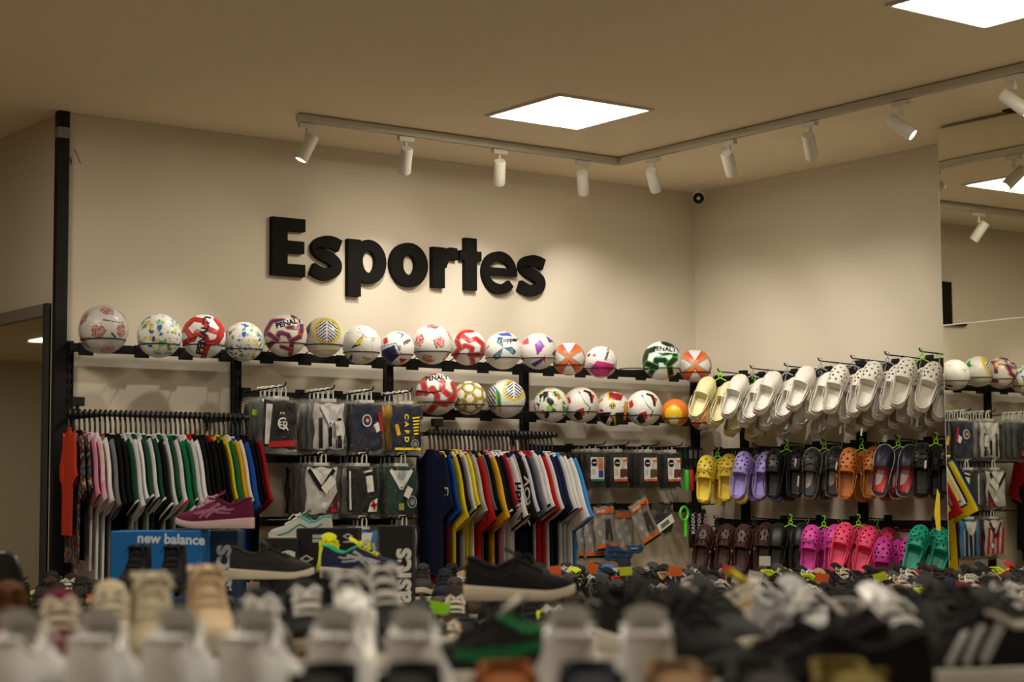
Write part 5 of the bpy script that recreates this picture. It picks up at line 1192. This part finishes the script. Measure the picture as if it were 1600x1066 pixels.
for px, u, nm in ((503, (.010, .010, .011), 'black slip-on shoe in front of the white sneakers'), (640, (.012, .011, .011), 'black slip-on shoe beside another, in front of white sneakers'), (925, (.02, .022, .035), 'dark navy slip-on shoe in front of the white sneakers'), (790, (.25, .08, .02), 'black and brown slip-on shoe below the green ticked sneaker')):
    put('slipon', px, 2.2, 180, nm, None, ZA, 0.0, upper=fab(u), sole=SBK)
put('court', 1255, 3.42, 155, 'grey white sneaker toe up among black shoes', None, ZA, .0, upper=fab((.40, .40, .41)), sole=SCR, laces=LW)
put('runner', 1170, 3.79, 75, 'cream and yellow running shoe lying among black shoes', None, ZA, 0.0, upper=fab((.5, .46, .38)), sole=SCR, laces=LW, logo=('wave', pla((.7, .5, .02))), tongue=fab((.65, .5, .02)))
for px, Z, dg in ((1075, 3.06, 155), (1114, 3.42, 155), (1362, 3.42, 155), (1466, 3.42, 155), (1570, 3.42, 155), (1560, 3.08, 155), (1010, 3.42, 155)):
    random.seed(px); lk = random.choice([LW, BKF, CHF])
    un, um = random.choice([('black', BKF), ('charcoal', CHF)]); sn, sm = random.choice([('black', SBK), ('cream', SCR), ('white', SW)])
    put('runner' if px % 3 else 'canvas', px, Z, dg, '%s %s with %s sole and %s laces on the higher table' % (un, 'running shoe' if px % 3 else 'canvas sneaker', sn, {id(LW): 'white', id(BKF): 'black', id(CHF): 'charcoal'}[id(lk)]), 'black sneakers on the higher table', ZA, upper=um, sole=sm, laces=lk)
# ---- the far table: rows of mostly dark shoes
DARKS = [('black', BKF), ('black', BKF), ('charcoal', CHF), ('black', fab((.018, .016, .014))), ('dark brown', fab((.035, .022, .014))), ('dark grey', fab((.05, .05, .048))), ('navy', fab((.014, .018, .04)))]
BRIGHT = [('orange', fab((.65, .10, .02))), ('lime yellow', fab((.5, .62, .03))), ('red', fab((.42, .02, .02))), ('bright blue', fab((.02, .14, .5))), ('grey white', fab((.42, .41, .38))), ('tan', fab((.36, .24, .13)))]
SOLES = [('black', SBK), ('black', SBK), ('cream', SCR), ('white', SW), ('grey', pla((.2, .19, .18)))]
LACS = [('black', BKF), ('black', BKF), ('white', LW), ('charcoal', CHF), ('cream', LC)]
Z = 4.35; nrow = 0; cnt = 0
while Z < 8.55:
    half = .557*Z/2+.12; pitch = .128+.006*(nrow % 3); x = -half+(.05 if nrow % 2 else 0)
    while x < min(half, 2.42):
        random.seed(nrow*100+int(x*50)); px = 800+x*F/Z
        block = on_level(px, Z, ZB).y > -.95 or (Z > 5.85 and Z < 8.2 and 150 < px < 690) or (5.5 < Z < 5.75 and 585 < px < 770) or (5.3 < Z < 6.2 and px < 75) or (4.8 < Z < 5.25 and 700 < px < 905)
        if not block and cnt < 285:
            u = random.choice(BRIGHT) if random.random() < (.20 if Z > 7.5 else .07) else random.choice(DARKS); so = random.choice(SOLES); la = random.choice(LACS)
            kd = random.choice(['runner', 'runner', 'court', 'slipon', 'canvas'] if px < 950 else ['runner', 'slipon', 'slipon', 'court', 'runner'])
            if kd == 'slipon': lb = '%s slip-on shoe with %s sole in lower table rows' % (u[0], so[0])
            else: lb = '%s %s with %s sole and %s laces in lower table rows' % (u[0], {'runner': 'running shoe', 'court': 'low sneaker', 'canvas': 'canvas sneaker'}[kd], so[0], la[0])
            dg = lerp(180, 152, min(1, max(0, (px-800)/350)))+random.uniform(-2.5, 2.5)
            put(kd, px, Z+random.uniform(-.012, .012), dg, lb, 'shoes in rows on the lower table', ZB, 0.0, upper=u[1], sole=so[1], laces=la[1], lining=CHF if random.random() < .6 else random.choice(BRIGHT)[1], tongue=u[1], logo=random.choice([None, None, ('wave', pla((.4, .38, .35))), ('swoosh', pla((.45, .45, .44)))]) if kd in ('runner', 'court') else None)
            cnt += 1
        x += pitch
    Z += .315; nrow += 1
# pile of black laced shoes before the blue box
for k, (px, Zk, dzz, dg) in enumerate(((212, 6.37, .118, 180), (268, 6.37, .118, 180), (178, 6.37, .0, 180), (233, 6.37, .0, 180), (288, 6.37, .0, 180), (343, 6.37, .0, 180), (176, 6.04, .0, 181), (234, 6.04, .0, 179), (291, 6.04, .0, 180), (336, 6.04, .0, 180))):
    put('hightop' if k < 2 else 'runner', px, Zk, dg, 'black laced shoe piled up before the bright blue box', 'black shoes before the blue box', ZB, dzz, upper=BKF, sole=SBK, laces=BKF)
for k, (px, Zk, dg, c, nm) in enumerate(((437, 5.96, 88, (.015, .06, .3), 'royal blue running shoe with orange mark below the cream soled one'), (580, 5.96, 92, (.014, .02, .05), 'navy shoe with lime trim below the navy running shoe'), (677, 5.61, 90, (.02, .02, .02), 'black shoe lying beside a lime tag'))):
    put('runner', px, Zk, dg, nm, None, ZB, .0, upper=fab(c), sole=SBK, laces=BKF, logo=('wave', fab(((.65, .15, .03), (.5, .62, .03), (.2, .2, .2))[k])))
# black boot standing upright at the table's left end
put('hightop', 8, 5.6, 180, 'black boot standing on end at the left corner of the lower table', None, ZB, .137, pitch=72, upper=BKF, sole=SBK, laces=BKF)
# loose price tags and coloured tags among the shoes
tg = [(683, 950, 5.4, (.35, .75, .03), 'lime green'), (607, 925, 5.7, (.5, .48, .45), 'white'), (1152, 906, 6.5, (.6, .58, .52), 'white'), (1195, 877, 7.5, (.62, .6, .55), 'white'), (1075, 908, 6.6, (.55, .53, .48), 'white'), (1180, 903, 6.5, (.55, .53, .48), 'white'), (1137, 890, 7.2, (.5, .05, .04), 'red'), (1375, 902, 6.9, (.55, .65, .03), 'yellow'), (926, 888, 7.2, (.7, .14, .02), 'orange'), (868, 893, 7.3, (.75, .13, .03), 'orange'), (978, 893, 7.2, (.55, .62, .03), 'yellow'), (1055, 893, 7.3, (.72, .14, .03), 'orange'), (1284, 903, 6.8, (.72, .12, .03), 'orange'), (1222, 945, 5.2, (.5, .06, .05), 'red'), (1258, 935, 5.5, (.5, .03, .03), 'red'), (1500, 940, 5.4, (.5, .18, .03), 'orange brown'), (1545, 938, 5.4, (.5, .18, .03), 'orange brown'), (1505, 918, 6.3, (.35, .08, .08), 'dull red')]
for i, (px, py, Zk, c, nm) in enumerate(tg):
    p = at_depth(px, py, Zk); random.seed(i)
    o = thing('shoe_tag', '%s paper tag sticking up between the dark shoes%s' % (nm, {'lime green': ' near the yellow jersey', 'dull red': ' below the mirror', 'yellow': ' in front of the hanging goods'}.get(nm, '')), 'tag', p, rotz(-YAW+random.uniform(-.4, .4)) @ roty(random.uniform(-.4, .4)), 'paper tags among the shoes')
    w_ = .075 if nm == 'lime green' else random.uniform(.04, .055)
    inst('card', MB().box((0, 0, 0), (w_, .0022, random.uniform(.03, .045))), pla(c), o); inst('string', MB().tube([(0, .001, -.015), (.004, .004, -.045), (0, .006, -.08)], .0012, 4), LW, o)
